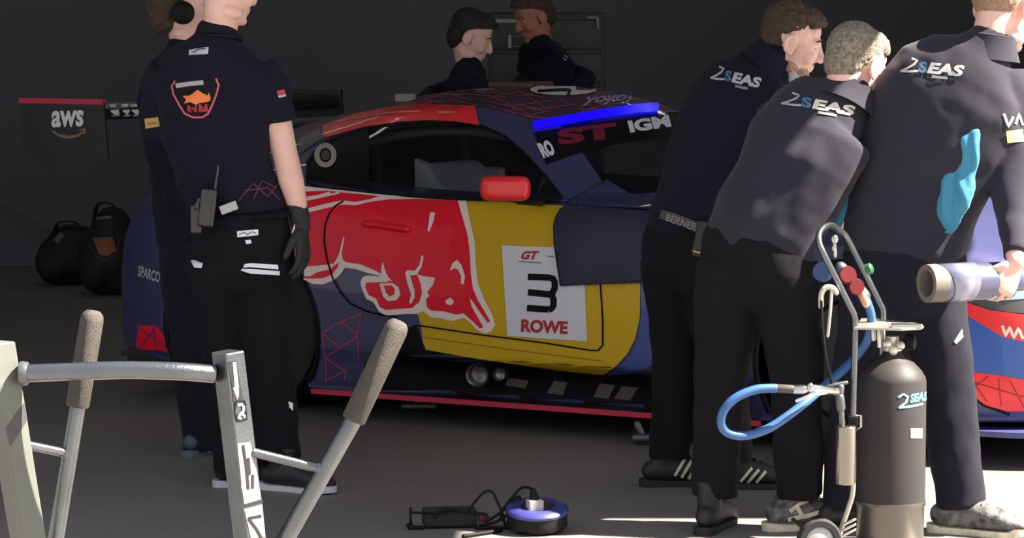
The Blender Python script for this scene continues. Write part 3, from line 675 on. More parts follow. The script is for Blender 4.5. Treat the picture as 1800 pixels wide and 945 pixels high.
def collar(c, ax, lat, a, b, m, parent):
    ax = Vector(ax).normalized(); l = (Vector(lat) - ax * Vector(lat).dot(ax)).normalized(); w = ax.cross(l); g = G(); n = 40
    prof = [(1.22, -.045), (1.10, -.02), (1.0, .008), (.96, .030), (.90, .032), (.90, .0), (1.0, -.03)]
    for k, h in prof: g.v += [c + ax * h + l * (a * k * math.cos(2 * math.pi * i / n)) + w * (b * k * math.sin(2 * math.pi * i / n)) for i in range(n)]
    for j in range(len(prof)):
        o, o2 = j * n, ((j + 1) % len(prof)) * n
        for i in range(n): g.f.append((o + i, o + (i + 1) % n, o2 + (i + 1) % n, o2 + i))
    return part('jacket_collar', g, m, parent)
def eyes(c, R, parent, s=1.0):
    for q in (-1, 1):
        g = G(); g.ell(c + R @ (Vector((q * .031, .0735, .004)) * s), .0105 * s, R); e = part('eye', g, m_eye, parent)
        g = G(); g.ell(c + R @ (Vector((q * .031, .0815, .003)) * s), (.0062 * s, .0035 * s, .0062 * s), R); part('iris', g, m_iris, e)
        g = G(); g.tube([c + R @ (Vector(p) * s) for p in ((q * .014, .095, .028), (q * .03, .094, .034), (q * .048, .080, .028))], [.0035, .004, .0025], n=8); part('eyebrow', g, m_hairb, parent)

# ===== mechanic with bull badge on the back (left), navy tee, black glove
P1 = thing('person', 'person in a navy short-sleeved shirt with an orange back badge and a black glove', 'person', at(462, 862, 10) * Vector((1, 1, 0)) if False else Vector((at(462, 862, 10).x, 10.0, 0)))
Y = 10.0
f1 = Vector((.45, .89, 0)).normalized(); r1 = Vector((f1.y, -f1.x, 0))
hc = at(396, -22, Y); HR = frame((.80, .58, -.16))
g = G(); head_geo(g, hc, HR, 1.04)
nk = at(383, 70, Y)
g.tube([hc + V3(-.01, -.01, -.02), at(388, 35, Y), at(384, 62, Y), at(382, 92, Y)], [(.060, .062), (.060, .064), (.062, .062), (.06, .055)], lat=r1)
g.tube([at(382, 118, Y), at(379, 140, Y), at(378, 190, Y), at(385, 280, Y), at(420, 380, Y), at(428, 430, Y)], [(.07, .05), (.12, .075), (.16, .095), (.145, .095), (.135, .095), (.14, .10)], lat=r1)
shR, elR, wrR = at(474, 142, Y - .02), at(499, 262, Y - .04), at(526, 372, Y - .06)
shL, elL, wrL = at(300, 150, Y + .10), at(330, 262, Y + .22), at(370, 330, Y + .34)
g.tube([shR, at(484, 200, Y - .03), elR, at(512, 318, Y - .05), wrR], [(.055, .055), (.050, .052), (.043, .045), (.043, .044), (.031, .030)], lat=r1)
g.tube([shL, elL, wrL], [.052, .041, .03]); hand_geo(g, wrL, (.5, .6, .1), (0, 0, 1), (0, 1, 0))
hipR, hipL = at(465, 440, Y), at(385, 440, Y)
knR, knL = at(474, 625, Y - .02), at(398, 630, Y + .03); anR, anL = at(497, 812, Y - .05), at(418, 818, Y + .0)
for a, b, c in ((hipR, knR, anR), (hipL, knL, anL)): g.tube([a, b, c], [.075, .052, .036])
hand_geo(g, at(527, 382, Y - .062), at(532, 420, Y - .08) - at(526, 372, Y - .06), (-.8, .3, 0), (-.1, -1, 0), .58, curl=.42)
b1 = part('body', blob(g, .0055, 3), m_skin, P1)
hairdo(hc, HR, b1, m_hairs, 'fade', 1.04); eyes(hc, HR, b1, 1.04)
# shirt
g = cloth_torso([(at(384, 64, Y), .076, .074), (at(382, 80, Y), .115, .09), (at(380, 98, Y), .175, .102), (at(376, 126, Y), .212, .114), (at(374, 165, Y), .216, .122), (at(377, 220, Y), .205, .125), (at(388, 290, Y), .186, .118), (at(408, 340, Y), .180, .118), (at(425, 378, Y), .180, .122)], r1)
g.tube([at(455, 122, Y - .01), at(474, 150, Y - .02), at(483, 185, Y - .03), at(487, 212, Y - .03)], [(.072, .075), (.068, .072), (.063, .068), (.062, .066)], lat=r1, cap='flat')
g.tube([at(300, 124, Y + .06), at(283, 155, Y + .10), at(277, 200, Y + .11), at(283, 238, Y + .12)], [(.072, .075), (.066, .072), (.062, .066), (.060, .062)], lat=r1, cap='flat')
sh = blob(g, .008, 7, (.014, (5, 5, 9))); s1 = part('shirt', sh, m_tee, P1); TS = [bvh(sh)]
g = G(); ringp = [at(385, 66, Y) + r1 * (.074 * math.cos(a)) + f1 * (.070 * math.sin(a)) + V3(0, 0, .010 * math.sin(a) * -1) for a in [2 * math.pi * k / 24 for k in range(25)]]; g.tube(ringp, (.008, .011), n=8); part('collar', g, m_black, s1)
lines('badge_outline', [[(309, 142), (303, 152), (306, 166), (316, 184), (326, 200), (340, 206), (356, 206), (366, 200), (374, 184), (381, 166), (385, 150), (380, 138)]], 3.4, TS, .003, mat('badge_pink', (.55, .09, .14), .5), s1)
poly('badge_ground', [(309, 145), (381, 140), (383, 155), (370, 190), (355, 204), (335, 203), (320, 188), (306, 160)], TS, .0012, m_black, s1)
lines('badge_bar', [[(310, 151), (335, 147), (358, 145)]], 8, TS, .003, mat('badge_grey', (.36, .36, .35), .5), s1)
poly('badge_sun', [(348, 158), (358, 165), (366, 168), (367, 162), (371, 172), (370, 178), (362, 180), (352, 181), (345, 184), (335, 179), (324, 182), (328, 175), (322, 169), (335, 168)], TS, .003, m_orange, s1, step=4)
text('badge_lettering', 'Red Bull', (331, 198), (366, 196), (330, 185), TS, .003, m_lred, s1, bold=.05)
poly('neck_logo', [(333, 88), (352, 85), (367, 83), (366, 95), (350, 96), (333, 97)], TS, .003, m_logo, s1, step=4)
lines('neck_logo_stroke', [[(340, 93), (350, 87), (362, 86)]], 1.6, TS, .0042, m_tee, s1)
poly('sleeve_mark', [(486, 160), (499, 157), (501, 164), (488, 167)], TS, .003, mat('mark_red', (.5, .03, .06), .5), s1, step=4)
poly('sleeve_mark', [(488, 168), (501, 165), (502, 169), (490, 172)], TS, .003, m_logo, s1, step=4)
poly('sleeve_badge', [(255, 208), (279, 205), (284, 222), (257, 226)], TS, .004, mat('badge_tan', (.42, .25, .07), .5), s1, step=5)
lines('sleeve_badge_mark', [[(261, 218), (276, 215)]], 3.5, TS, .0055, mat('badge_brown', (.2, .1, .03), .5), s1)
lines('hem_line_graphic', [[(420, 352), (445, 322), (470, 345), (492, 318)], [(430, 335), (470, 330), (490, 350)], [(445, 350), (460, 318), (485, 330)]], 2, TS, .003, mat('hem_pink', (.09, .02, .035), .7), s1)
# trousers
def trousers(secs, legs, lat, m, root, disp=(.010, (7, 7, 6)), n='trousers'):
    g = cloth_torso(secs, lat)
    for pts, rad in legs: g.tube(pts, rad, lat=lat, cap='flat', n=22)
    q = blob(g, .008, 6, disp); return part(n, q, m, root), [bvh(q)]
t1, TT = trousers([(at(428, 368, Y), .166, .112), (at(428, 395, Y), .176, .122), (at(427, 430, Y), .186, .13), (at(427, 470, Y), .186, .128)],
    [([at(463, 455, Y), at(468, 540, Y), at(474, 630, Y - .02), at(482, 710, Y - .03), at(490, 806, Y - .05)], [(.105, .118), (.094, .104), (.080, .088), (.074, .082), (.074, .084)]),
     ([at(389, 455, Y), at(392, 540, Y + .02), at(398, 630, Y + .03), at(406, 720, Y + .02), at(414, 805, Y), at(413, 828, Y)], [(.105, .118), (.094, .104), (.080, .088), (.074, .082), (.072, .082), (.07, .085)])], r1, m_trou, P1)
poly('pocket_label', [(417, 406), (454, 403), (454, 413), (418, 417)], TT, .003, m_refl, t1, step=5)
lines('pocket_label_text', [[(421, 412), (430, 408), (436, 412), (444, 407), (450, 410)]], 1.3, TT, .0045, m_trou, t1)
poly('pocket_dot', [(431, 422), (441, 421), (443, 427), (434, 429)], TT, .003, m_refl, t1, step=4)
poly('reflective_stripe', [(430, 464), (440, 462), (488, 465), (489, 473), (440, 469), (428, 470)], TT, .003, m_refl, t1, step=5)
poly('reflective_stripe', [(426, 472), (440, 472), (491, 476), (491, 483), (440, 480), (424, 475)], TT, .003, m_refl, t1, step=5)
poly('reflective_stripe', [(334, 456), (345, 459), (357, 464), (355, 471), (343, 470)], TT, .003, m_refl, t1, step=5)
poly('ankle_mark', [(506, 705), (514, 708), (514, 722), (508, 716)], TT, .003, m_refl, t1, step=4)
g = G(); ring = [at(428, 372, Y) + r1 * (.178 * math.cos(a)) + f1 * (.125 * math.sin(a)) for a in [2 * math.pi * k / 36 for k in range(37)]]; g.tube(ring, (.004, .018), lat=V3(0, 0, 1) if False else None, n=8); part('belt', g, m_black, t1)
g = G(); g.rbox(at(365, 365, Y - .15), (.055, .035, .13), .01, Matrix.Rotation(.12, 3, 'Y')); g.tube([at(377, 340, Y - .15), at(384, 292, Y - .16)], .005, n=8); g.rbox(at(345, 385, Y - .14), (.04, .03, .10), .01); g.tube([at(345, 365, Y - .15), at(352, 350, Y - .15)], .01, n=8)
part('radio_pouch', g, m_carbon, t1)
g = G(); g.rbox(at(402, 365, Y - .145), (.06, .006, .03), .003, Matrix.Rotation(-.35, 3, 'Y')); part('shirt_tail', g, m_logo, s1)
# glove
g = G(); wv = at(531, 425, Y - .08) - at(526, 372, Y - .06)
g.tube([at(522, 362, Y - .055), at(527, 385, Y - .06), at(529, 402, Y - .07)], [(.036, .036), (.036, .034), (.034, .026)], lat=r1)
hand_geo(g, at(529, 396, Y - .07), wv, (-.8, .3, 0), (-.1, -1, 0), 1.12, curl=.42, wr=.03)
part('glove', blob(g, .004, 3), m_glove, P1)
shoe(P1, at(500, 860, Y - .08), (.88, -.42, 0), m_shoe, mat('sole_white', (.5, .5, .52), .5), 1.0, name='shoe')
shoe(P1, at(424, 858, Y + .02), (.75, .25, 0), m_shoe, mat('sole_white', (.5, .5, .52), .5), 1.0)

# ===== second crew member half hidden behind, headset
Y = 10.75
P2 = thing('person', 'person with brown hair and a headset, mostly hidden behind the bare-armed person', 'person', Vector((at(350, 825, Y).x, Y, 0)))
f2 = Vector((.75, .66, 0)).normalized(); r2 = Vector((f2.y, -f2.x, 0)); hc = at(316, 20, Y); HR = frame((.97, .22, -.05))
g = G(); head_geo(g, hc, HR, 1.0); g.tube([hc, at(325, 70, Y), at(325, 110, Y)], [.055, .055, .07])
g.tube([at(325, 130, Y), at(325, 220, Y), at(345, 400, Y)], [(.09, .06), (.15, .09), (.14, .09)], lat=r2)
hL, hR = at(325, 440, Y), at(375, 440, Y)
g.tube([hL, at(345, 640, Y), at(358, 785, Y)], [.075, .05, .036]); g.tube([hR, at(382, 640, Y + .1), at(390, 780, Y + .1)], [.075, .05, .036])
g.tube([at(272, 165, Y - .05), at(292, 275, Y - .08), at(322, 375, Y - .08)], [.045, .038, .028]); hand_geo(g, at(322, 375, Y - .08), (.35, .1, -1), (.8, .3, 0), (0, 1, 0))
g.tube([at(385, 160, Y + .05), at(392, 270, Y + .1), at(400, 360, Y + .15)], [.045, .038, .028]); hand_geo(g, at(400, 360, Y + .15), (.1, .3, -1), (-.8, .3, 0), (0, 1, 0))
b2 = part('body', blob(g, .0065, 3), m_skin, P2); hairdo(hc, HR, b2, m_hairb, 'full', 1.03); eyes(hc, HR, b2)
g = cloth_torso([(at(325, 90, Y), .07, .07), (at(324, 108, Y), .13, .09), (at(322, 135, Y), .185, .11), (at(320, 200, Y), .19, .12), (at(328, 300, Y), .17, .115), (at(340, 395, Y), .175, .12), (at(344, 420, Y), .178, .125)], r2)
g.tube([at(285, 135, Y - .03), at(270, 175, Y - .06), at(283, 270, Y - .09), at(303, 320, Y - .09), at(320, 368, Y - .08)], [(.068, .07), (.062, .065), (.052, .055), (.046, .048), (.04, .04)], lat=r2, cap='flat')
g.tube([at(370, 140, Y + .03), at(385, 180, Y + .05), at(392, 270, Y + .1), at(400, 355, Y + .15)], [.065, .06, .05, .04], cap='flat')
q = blob(g, .009, 6, (.009, (6, 6, 8))); s2 = part('shirt', q, m_tee, P2); lines('sleeve_piping', [[(284, 222), (293, 232), (304, 246)]], lambda t: 5 - 3 * t, [bvh(q)], .003, mat('piping_tan', (.3, .24, .2), .5), s2)
trousers([(at(342, 405, Y), .17, .12), (at(346, 440, Y), .175, .125), (at(348, 475, Y), .175, .125)], [([at(328, 470, Y), at(345, 640, Y), at(358, 792, Y)], [(.095, .105), (.08, .085), (.068, .075)]), ([at(376, 470, Y), at(383, 640, Y + .1), at(390, 788, Y + .1)], [(.09, .10), (.075, .08), (.065, .07)])], r2, m_trou2, P2)
g = G(); e_ = HR @ V3(-1, 0, 0); g.lathe(hc + HR @ V3(-.09, 0, -.005) , [(.038, -.01), (.042, .0), (.042, .018), (.03, .03), (.001, .032)], axis=e_); g.lathe(hc + HR @ V3(.09, 0, -.005), [(.038, -.01), (.042, .0), (.042, .018), (.03, .03), (.001, .032)], axis=-e_)
g.tube([hc + HR @ Vector((.10 * math.cos(a), -.01, .02 + .125 * math.sin(a))) for a in [math.pi * k / 16 for k in range(17)]], (.008, .014), n=8); hs = part('headset', g, m_black, b2)
g = G(); g.rbox(hc + HR @ V3(-.126, -.0, -.0), (.006, .022, .032), .003, HR); part('headset_badge', g, mat('headset_blue', (.12, .2, .26), .4), hs)
shoe(P2, at(356, 822, Y), (.55, .8, 0), mat('shoe_slate', (.06, .09, .13), .6), mat('sole_slate', (.08, .12, .17), .6)); shoe(P2, at(392, 815, Y + .1), (.6, .8, 0), mat('shoe_slate', (.06, .09, .13), .6), mat('sole_slate', (.08, .12, .17), .6))

# ===== mechanic in black jacket leaning over the windshield, bearded, curly hair
Y = 10.0
P3 = thing('person', 'bearded person with curly brown hair and three-striped black shoes, leaning over the car', 'person', Vector((at(1230, 860, Y).x, Y, 0)))
f3 = Vector((.80, .60, 0)).normalized(); r3 = Vector((f3.y, -f3.x, 0))
hc = at(1391, 74, Y); HR = frame((.97, -.06, -.30), Vector((-.02, -.04, 1)))
g = G(); head_geo(g, hc, HR, 1.0)
nk = at(1352, 118, Y)
g.tube([hc + HR @ V3(0, -.03, -.03), at(1370, 100, Y), at(1348, 125, Y), at(1330, 148, Y)], [(.058, .062), (.060, .064), (.062, .062), (.06, .06)], lat=r3)
g.tube([at(1310, 172, Y), at(1270, 235, Y), at(1222, 340, Y), at(1205, 420, Y)], [(.09, .06), (.165, .095), (.14, .095), (.145, .10)], lat=r3)
# arms reach forward to the car
g.tube([at(1355, 190, Y - .12), at(1395, 290, Y - .05), at(1420, 330, Y + .12)], [.05, .042, .03]); hand_geo(g, at(1420, 330, Y + .12), (.6, .7, -.3), (0, 0, -1), (-1, 0, 0))
g.tube([at(1262, 165, Y + .22), at(1250, 290, Y + .42), at(1268, 335, Y + .65)], [.05, .042, .03]); hand_geo(g, at(1268, 335, Y + .65), (.5, .8, -.1), (0, 0, -1), (1, 0, 0))
g.tube([at(1185, 430, Y + .05), at(1188, 625, Y + .05), at(1176, 800, Y + .02)], [.078, .053, .036]); g.tube([at(1240, 430, Y), at(1268, 620, Y - .05), at(1278, 800, Y - .03)], [.078, .053, .036])
b3 = part('body', blob(g, .0045, 3), m_skin, P3); hairdo(hc, HR, b3, m_hairb, 'curly', 1.0); eyes(hc, HR, b3, 1.0)
g = G()
for p, r in (((0, .0405, -.0725), (.0475, .0505, .0430)), ((0, .0745, -.0985), (.0235, .0205, .0170)), ((.052, .010, -.078), (.0155, .040, .0225)), ((-.052, .010, -.078), (.0155, .040, .0225)), ((0, .087, -.0515), (.024, .0125, .005))): g.ell(hc + HR @ Vector(p), r, HR)
part('beard', blob(g, .004, 1, (.0008, (150, 150, 150))), mat('beard_stubble', (.46, .26, .20), .8, bump=.6, bscale=400, var=.4, vscale=120), b3)
g = cloth_torso([(at(1364, 92, Y), .066, .064), (at(1352, 112, Y), .078, .076), (at(1336, 132, Y), .12, .09), (at(1312, 152, Y), .19, .105), (at(1288, 190, Y), .215, .125), (at(1262, 250, Y), .20, .13), (at(1235, 320, Y), .172, .122), (at(1216, 375, Y), .166, .122), (at(1209, 400, Y), .168, .125)], r3)
g.tube([at(1340, 165, Y - .08), at(1362, 210, Y - .13), at(1392, 290, Y - .07), at(1416, 325, Y + .09)], [(.078, .08), (.07, .072), (.058, .06), (.046, .046)], cap='flat')
g.tube([at(1270, 140, Y + .16), at(1258, 190, Y + .26), at(1250, 290, Y + .42), at(1266, 332, Y + .62)], [(.078, .08), (.07, .072), (.058, .06), (.046, .046)], cap='flat')
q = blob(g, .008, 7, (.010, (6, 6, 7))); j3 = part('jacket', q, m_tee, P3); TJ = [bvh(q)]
def seas(trees, p, ax, ay, parent, small=True, big=None):
    """p: image point of the left end of the baseline, ax / ay: image vectors of the word's length and height"""
    p, ax, ay = Vector(p), Vector(ax), Vector(ay); q = lambda a, b: tuple(p + ax * a + ay * b)
    lines('swoosh_mark', [[q(.0, -.05), q(.10, .25), q(.20, .62), q(.24, .95), q(.14, 1.05)], [q(.0, -.02), q(.15, .02), q(.28, .12)]], ay.length * .17, trees, .003, m_logo, parent)
    text('jacket_lettering', 'S', q(.28, 0), q(.42, 0), q(.28, .9), trees, .003, m_logob, parent, bold=.05)
    text('jacket_lettering', 'EAS', q(.43, 0), q(1, 0), q(.47, .9), trees, .003, m_logo if big is None else big, parent, bold=.05)
    if small: lines('jacket_small_line', [[q(.52, -.22), q(.78, -.22)]], ay.length * .22, trees, .003, mat('logo_small_grey', (.2, .2, .22), .5), parent)
seas(TJ, (1250, 137), (84, 19), (3, -21), j3)
g = G(); nc = at(1354, 106, Y); ca = (at(1372, 92, Y) - at(1335, 135, Y)).normalized(); rr_ = r3; ff_ = ca.cross(rr_)
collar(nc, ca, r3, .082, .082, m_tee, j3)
g = G(); g.tube([at(1392, 128, Y - .07), at(1400, 142, Y - .07), at(1412, 150, Y - .06), at(1428, 152, Y - .05)], [(.008, .018), (.012, .022), (.012, .016), (.006, .008)]); g.tube([at(1394, 140, Y - .075), at(1402, 152, Y - .07)], [.014, .010]); part('shirt_collar', blob(g, .004, 3, (.004, (40, 40, 40))), mat('collar_white', (.5, .48, .5), .8), j3)
t3, TT = trousers([(at(1212, 388, Y), .158, .116), (at(1207, 420, Y), .172, .126), (at(1207, 460, Y), .180, .13)],
    [([at(1180, 455, Y + .04), at(1186, 540, Y + .05), at(1188, 625, Y + .05), at(1184, 720, Y + .03), at(1178, 808, Y + .02)], [(.10, .115), (.09, .10), (.076, .084), (.070, .076), (.066, .074)]),
     ([at(1238, 455, Y), at(1256, 540, Y - .03), at(1270, 625, Y - .05), at(1276, 720, Y - .04), at(1290, 808, Y - .03)], [(.10, .115), (.09, .10), (.076, .084), (.070, .076), (.066, .074)])], r3, m_trou, P3)
lines('belt_lettering_band', [[(1163, 376), (1185, 383), (1210, 392), (1233, 402)]], 16, TT + TJ, .006, mat('belt_grey', (.055, .053, .05), .7), t3)
text('belt_lettering', 'BERNER', (1172, 388), (1224, 406), (1176, 376), TT + TJ, .0085, mat('belt_print', (.17, .165, .15), .6), t3, bold=.03)
g = G(); g.rbox(at(1234, 420, Y - .17), (.05, .035, .12), .01, Matrix.Rotation(.2, 3, 'Y')); part('belt_pouch', g, mat('pouch', (.035, .036, .032), .7), t3)
g = G(); g.rbox(at(1231, 444, Y - .195), (.05, .006, .006), .002, Matrix.Rotation(.25, 3, 'Y')); part('pouch_clip', g, mat('clip_gold', (.45, .38, .18), .4), t3)
g = G(); g.tube([at(1258, 392, Y - .22), at(1263, 370, Y - .22), at(1270, 350, Y - .22)], .006, n=8); g.ell(at(1283, 342, Y - .22), (.018, .01, .012)); g.ell(at(1281, 357, Y - .22), (.016, .01, .008)); g.ell(at(1276, 378, Y - .22), (.01, .008, .006)); part('key_carabiner', g, m_chrome, t3)
wl3 = m_cream2
for an, fd, po in ((at(1176, 852, Y + .02), (1, .12, 0), [(1186, 835), (1204, 806)]), (at(1290, 862, Y - .04), (1, .10, 0), [(1298, 849), (1322, 822)])):
    u, T = shoe(P3, an, fd, m_shoe, m_rubber, 1.04)
    (x0, y0), (x1, y1) = po
    for k in range(3): lines('shoe_stripe', [[(x0 + 12 * k, y0 + 3 * k), (x1 + 12 * k, y1 + 3 * k)]], 5, [T], .003, m_lime, u)

# ===== grey-haired mechanic in the middle, bent forward
Y = 9.15
P4 = thing('person', 'grey-haired person in a dark jacket bent forward over the car, sunlight across the upper back', 'person', Vector((at(1330, 925, Y).x, Y, 0)))
f4 = Vector((.62, .78, 0)).normalized(); r4 = Vector((f4.y, -f4.x, 0))
hc = at(1504, 118, Y + .06); HR = frame((.72, .62, -.45))
g = G(); head_geo(g, hc, HR, 1.04)
g.tube([hc + HR @ V3(0, -.03, -.04), at(1492, 165, Y + .11), at(1480, 188, Y + .09), at(1466, 206, Y + .08)], [(.06, .064), (.062, .066), (.062, .062), (.06, .055)], lat=r4)
g.tube([at(1446, 226, Y + .06), at(1420, 290, Y + .02), at(1370, 370, Y + .0), at(1330, 440, Y)], [(.09, .06), (.17, .10), (.15, .10), (.145, .10)], lat=r4)
g.tube([at(1490, 235, Y + .10), at(1505, 330, Y + .30), at(1530, 390, Y + .55)], [.05, .042, .03]); hand_geo(g, at(1530, 390, Y + .55), (.4, .9, -.2), (0, 0, -1), (-1, 0, 0))
g.tube([at(1360, 222, Y + .30), at(1375, 320, Y + .45), at(1430, 370, Y + .6)], [.05, .042, .03]); hand_geo(g, at(1430, 370, Y + .6), (.6, .7, -.2), (0, 0, -1), (1, 0, 0))
g.tube([at(1285, 450, Y + .02), at(1268, 660, Y), at(1254, 860, Y)], [.08, .055, .037]); g.tube([at(1375, 450, Y), at(1398, 655, Y - .03), at(1404, 860, Y)], [.08, .055, .037])
b4 = part('body', blob(g, .0055, 3), m_skin, P4); hairdo(hc, HR, b4, m_hairg, 'short', 1.05); eyes(hc, HR, b4, 1.04)
g = cloth_torso([(at(1492, 164, Y + .055), .080, .078), (at(1480, 180, Y + .05), .105, .09), (at(1462, 194, Y + .05), .155, .10), (at(1443, 210, Y + .06), .205, .112), (at(1424, 245, Y + .04), .218, .128), (at(1402, 295, Y + .01), .208, .135), (at(1372, 352, Y + .0), .19, .135), (at(1345, 400, Y - .01), .185, .135), (at(1338, 425, Y), .186, .138)], r4)
g.tube([at(1492, 210, Y + .05), at(1500, 250, Y + .08), at(1508, 325, Y + .28), at(1528, 382, Y + .52)], [(.078, .08), (.072, .074), (.060, .062), (.046, .046)], cap='flat')
g.tube([at(1375, 208, Y + .26), at(1356, 240, Y + .33), at(1374, 318, Y + .45), at(1422, 365, Y + .58)], [(.078, .08), (.072, .074), (.060, .062), (.046, .046)], cap='flat')
q = blob(g, .008, 7, (.012, (6, 6, 7))); j4 = part('jacket', q, m_jack, P4); TJ = [bvh(q)]
g = G(); nc = at(1491, 168, Y + .045); ca = (at(1502, 140, Y + .06) - at(1478, 190, Y + .03)).normalized(); ff_ = ca.cross(r4)
collar(nc, ca, r4, .086, .088, m_jack, j4)
seas(TJ, (1374, 182), (124, 22), (2, -20), j4, big=mat('logo_sunlit', (.62, .58, .5), .5))  # same lettering in a lighter tone, sunlight put into its colour
lines('cyan_side_panel', [[(1497, 308), (1484, 340), (1476, 365), (1470, 396)]], lambda t: 14 + 8 * math.sin(3.1 * t), TJ, .004, m_cyan, j4) if False else None
t4, TT = trousers([(at(1340, 405, Y), .176, .13), (at(1332, 430, Y), .19, .138), (at(1330, 475, Y), .196, .14)],
    [([at(1288, 465, Y + .02), at(1278, 560, Y + .01), at(1268, 660, Y), at(1262, 760, Y), at(1256, 872, Y)], [(.106, .12), (.096, .108), (.084, .09), (.076, .082), (.068, .08)]),
     ([at(1376, 465, Y), at(1388, 560, Y - .02), at(1398, 655, Y - .03), at(1402, 760, Y - .02), at(1406, 872, Y)], [(.106, .12), (.096, .108), (.084, .09), (.078, .082), (.07, .08)])], r4, m_trou, P4)
mix = mat('shoe_mixed', (.10, .10, .10), .6, bump=.3, bscale=90, var=.9, vscale=30)
shoe(P4, at(1250, 930, Y - .02), (.35, -.9, 0) if False else (.25, .7, 0), m_shoe, m_rubber, 1.05, lace=m_logo)
u, T = shoe(P4, at(1398, 925, Y), (.75, .15, 0), mix, m_cream2, 1.08, lace=m_cream2)
for l in ([(1388, 898), (1405, 885), (1420, 880)], [(1385, 912), (1420, 905), (1445, 898)], [(1400, 890), (1410, 905)]): lines('shoe_overlay', [l], 7, [T], .003, m_cream2, u)

# ===== mechanic at the right holding the silver tube
Y = 9.1
P5 = thing('person', 'tall person at the right edge in a dark jacket, holding a silver tube', 'person', Vector((at(1640, 940, Y).x, Y, 0)))
f5 = Vector((.42, .90, 0)).normalized(); r5 = Vector((f5.y, -f5.x, 0))
hc = at(1765, 14, Y + .03); HR = frame((.72, .66, -.22))
g = G(); head_geo(g, hc, HR, 1.08)
g.tube([hc + HR @ V3(0, -.03, -.03), at(1745, 62, Y), at(1738, 88, Y), at(1730, 112, Y)], [(.062, .066), (.062, .066), (.062, .062), (.06, .055)], lat=r5)
g.tube([at(1695, 140, Y), at(1655, 230, Y), at(1600, 370, Y), at(1590, 450, Y)], [(.09, .06), (.175, .10), (.155, .10), (.15, .10)], lat=r5)
sR, eR, wR = at(1783, 165, Y - .02), at(1774, 320, Y - .10), at(1786, 458, Y - .27)
g.tube([sR, eR, at(1780, 400, Y - .19), wR], [.052, .043, .038, .029])
hand_geo(g, wR, (-.45, -.10, -1), (-.3, 1, .1), (-1, 0, .3), 1.0, curl=.75, spread=.04)
g.tube([at(1590, 165, Y + .10), at(1580, 300, Y + .25), at(1600, 400, Y + .45)], [.05, .042, .03]); hand_geo(g, at(1600, 400, Y + .45), (.3, .9, -.3), (0, 0, -1), (0, -1, 0))
g.tube([at(1545, 460, Y + .02), at(1510, 670, Y), at(1482, 880, Y + .05)], [.08, .055, .038]); g.tube([at(1636, 460, Y), at(1662, 670, Y - .02), at(1690, 880, Y)], [.08, .055, .038])
b5 = part('body', blob(g, .0045, 3), m_skin, P5); hairdo(hc, HR, b5, m_hairs, 'fade', 1.09); eyes(hc, HR, b5, 1.08)
g = cloth_torso([(at(1742, 72, Y), .075, .074), (at(1730, 92, Y), .10, .085), (at(1712, 112, Y), .165, .10), (at(1692, 138, Y), .215, .118), (at(1672, 180, Y), .238, .132), (at(1645, 250, Y), .232, .136), (at(1612, 330, Y), .212, .134), (at(1594, 400, Y), .20, .132), (at(1588, 440, Y), .196, .132)], r5)
g.tube([at(1762, 140, Y), at(1782, 175, Y - .02), at(1780, 240, Y - .05), at(1775, 320, Y - .10), at(1779, 390, Y - .17), at(1785, 450, Y - .26)], [(.08, .085), (.075, .078), (.068, .07), (.060, .062), (.052, .054), (.044, .046)], lat=r5, cap='flat')
g.tube([at(1605, 140, Y + .06), at(1582, 175, Y + .10), at(1572, 300, Y + .25), at(1598, 392, Y + .43)], [(.08, .085), (.072, .075), (.062, .064), (.046, .046)], cap='flat')
q = blob(g, .008, 7, (.011, (6, 6, 6))); j5 = part('jacket', q, m_jack, P5); TJ = [bvh(q)]
g = G(); nc = at(1738, 78, Y); ca = V3(.12, 0, 1).normalized(); ff_ = ca.cross(r5)
collar(nc, ca, r5, .084, .082, m_jack, j5)
seas(TJ, (1584, 125), (106, 10), (4, -22), j5)
poly('sleeve_badge', [(1768, 230), (1797, 227), (1799, 249), (1770, 251)], TJ, .003, mat('badge_lemon', (.75, .6, .2), .5), j5, step=5)
lines('sleeve_lettering', [[(1764, 200), (1772, 222), (1780, 205)], [(1784, 218), (1790, 200), (1797, 220)]], 4, TJ, .003, m_refl, j5)
# cyan inner panel of the open jacket
g = G(); P = cr([at(1712, 230, Y - .15), at(1703, 266, Y - .155), at(1691, 305, Y - .15), at(1679, 345, Y - .155), at(1668, 380, Y - .155), at(1666, 408, Y - .15)], 5)
g.tube(P, [(.012 + .036 * math.sin(math.pi * min(1, k / (len(P) - 1) * .8 + .06)), .016) for k in range(len(P))], lat=r5, n=16); part('cyan_jacket_lining', blob(g, .006, 4, (.022, (18, 18, 6))), m_cyan, j5)
g = G(); P = cr([at(1499, 305, Y + .1), at(1490, 335, Y + .06), at(1480, 365, Y + .04), at(1472, 398, Y + .05)], 4); g.tube(P, [(.010 + .012 * math.sin(math.pi * k / (len(P) - 1) * .9), .01) for k in range(len(P))], lat=r5, n=12); part('cyan_jacket_hem', blob(g, .005, 3, (.006, (20, 20, 10))), m_cyan, j5)
t5, TT = trousers([(at(1592, 425, Y), .184, .13), (at(1590, 455, Y), .195, .138), (at(1590, 495, Y), .20, .14)],
    [([at(1543, 485, Y + .02), at(1525, 580, Y), at(1510, 675, Y), at(1496, 780, Y + .03), at(1484, 890, Y + .05)], [(.108, .12), (.096, .108), (.084, .09), (.078, .082), (.07, .08)]),
     ([at(1638, 485, Y), at(1650, 580, Y - .01), at(1663, 675, Y - .02), at(1675, 780, Y - .01), at(1689, 885, Y)], [(.108, .12), (.098, .11), (.086, .092), (.08, .084), (.074, .084)])], r5, m_trou2, P5)
poly('pocket_mark', [(1676, 600), (1690, 578), (1692, 592), (1680, 604)], TT, .003, m_refl, t5, step=5)
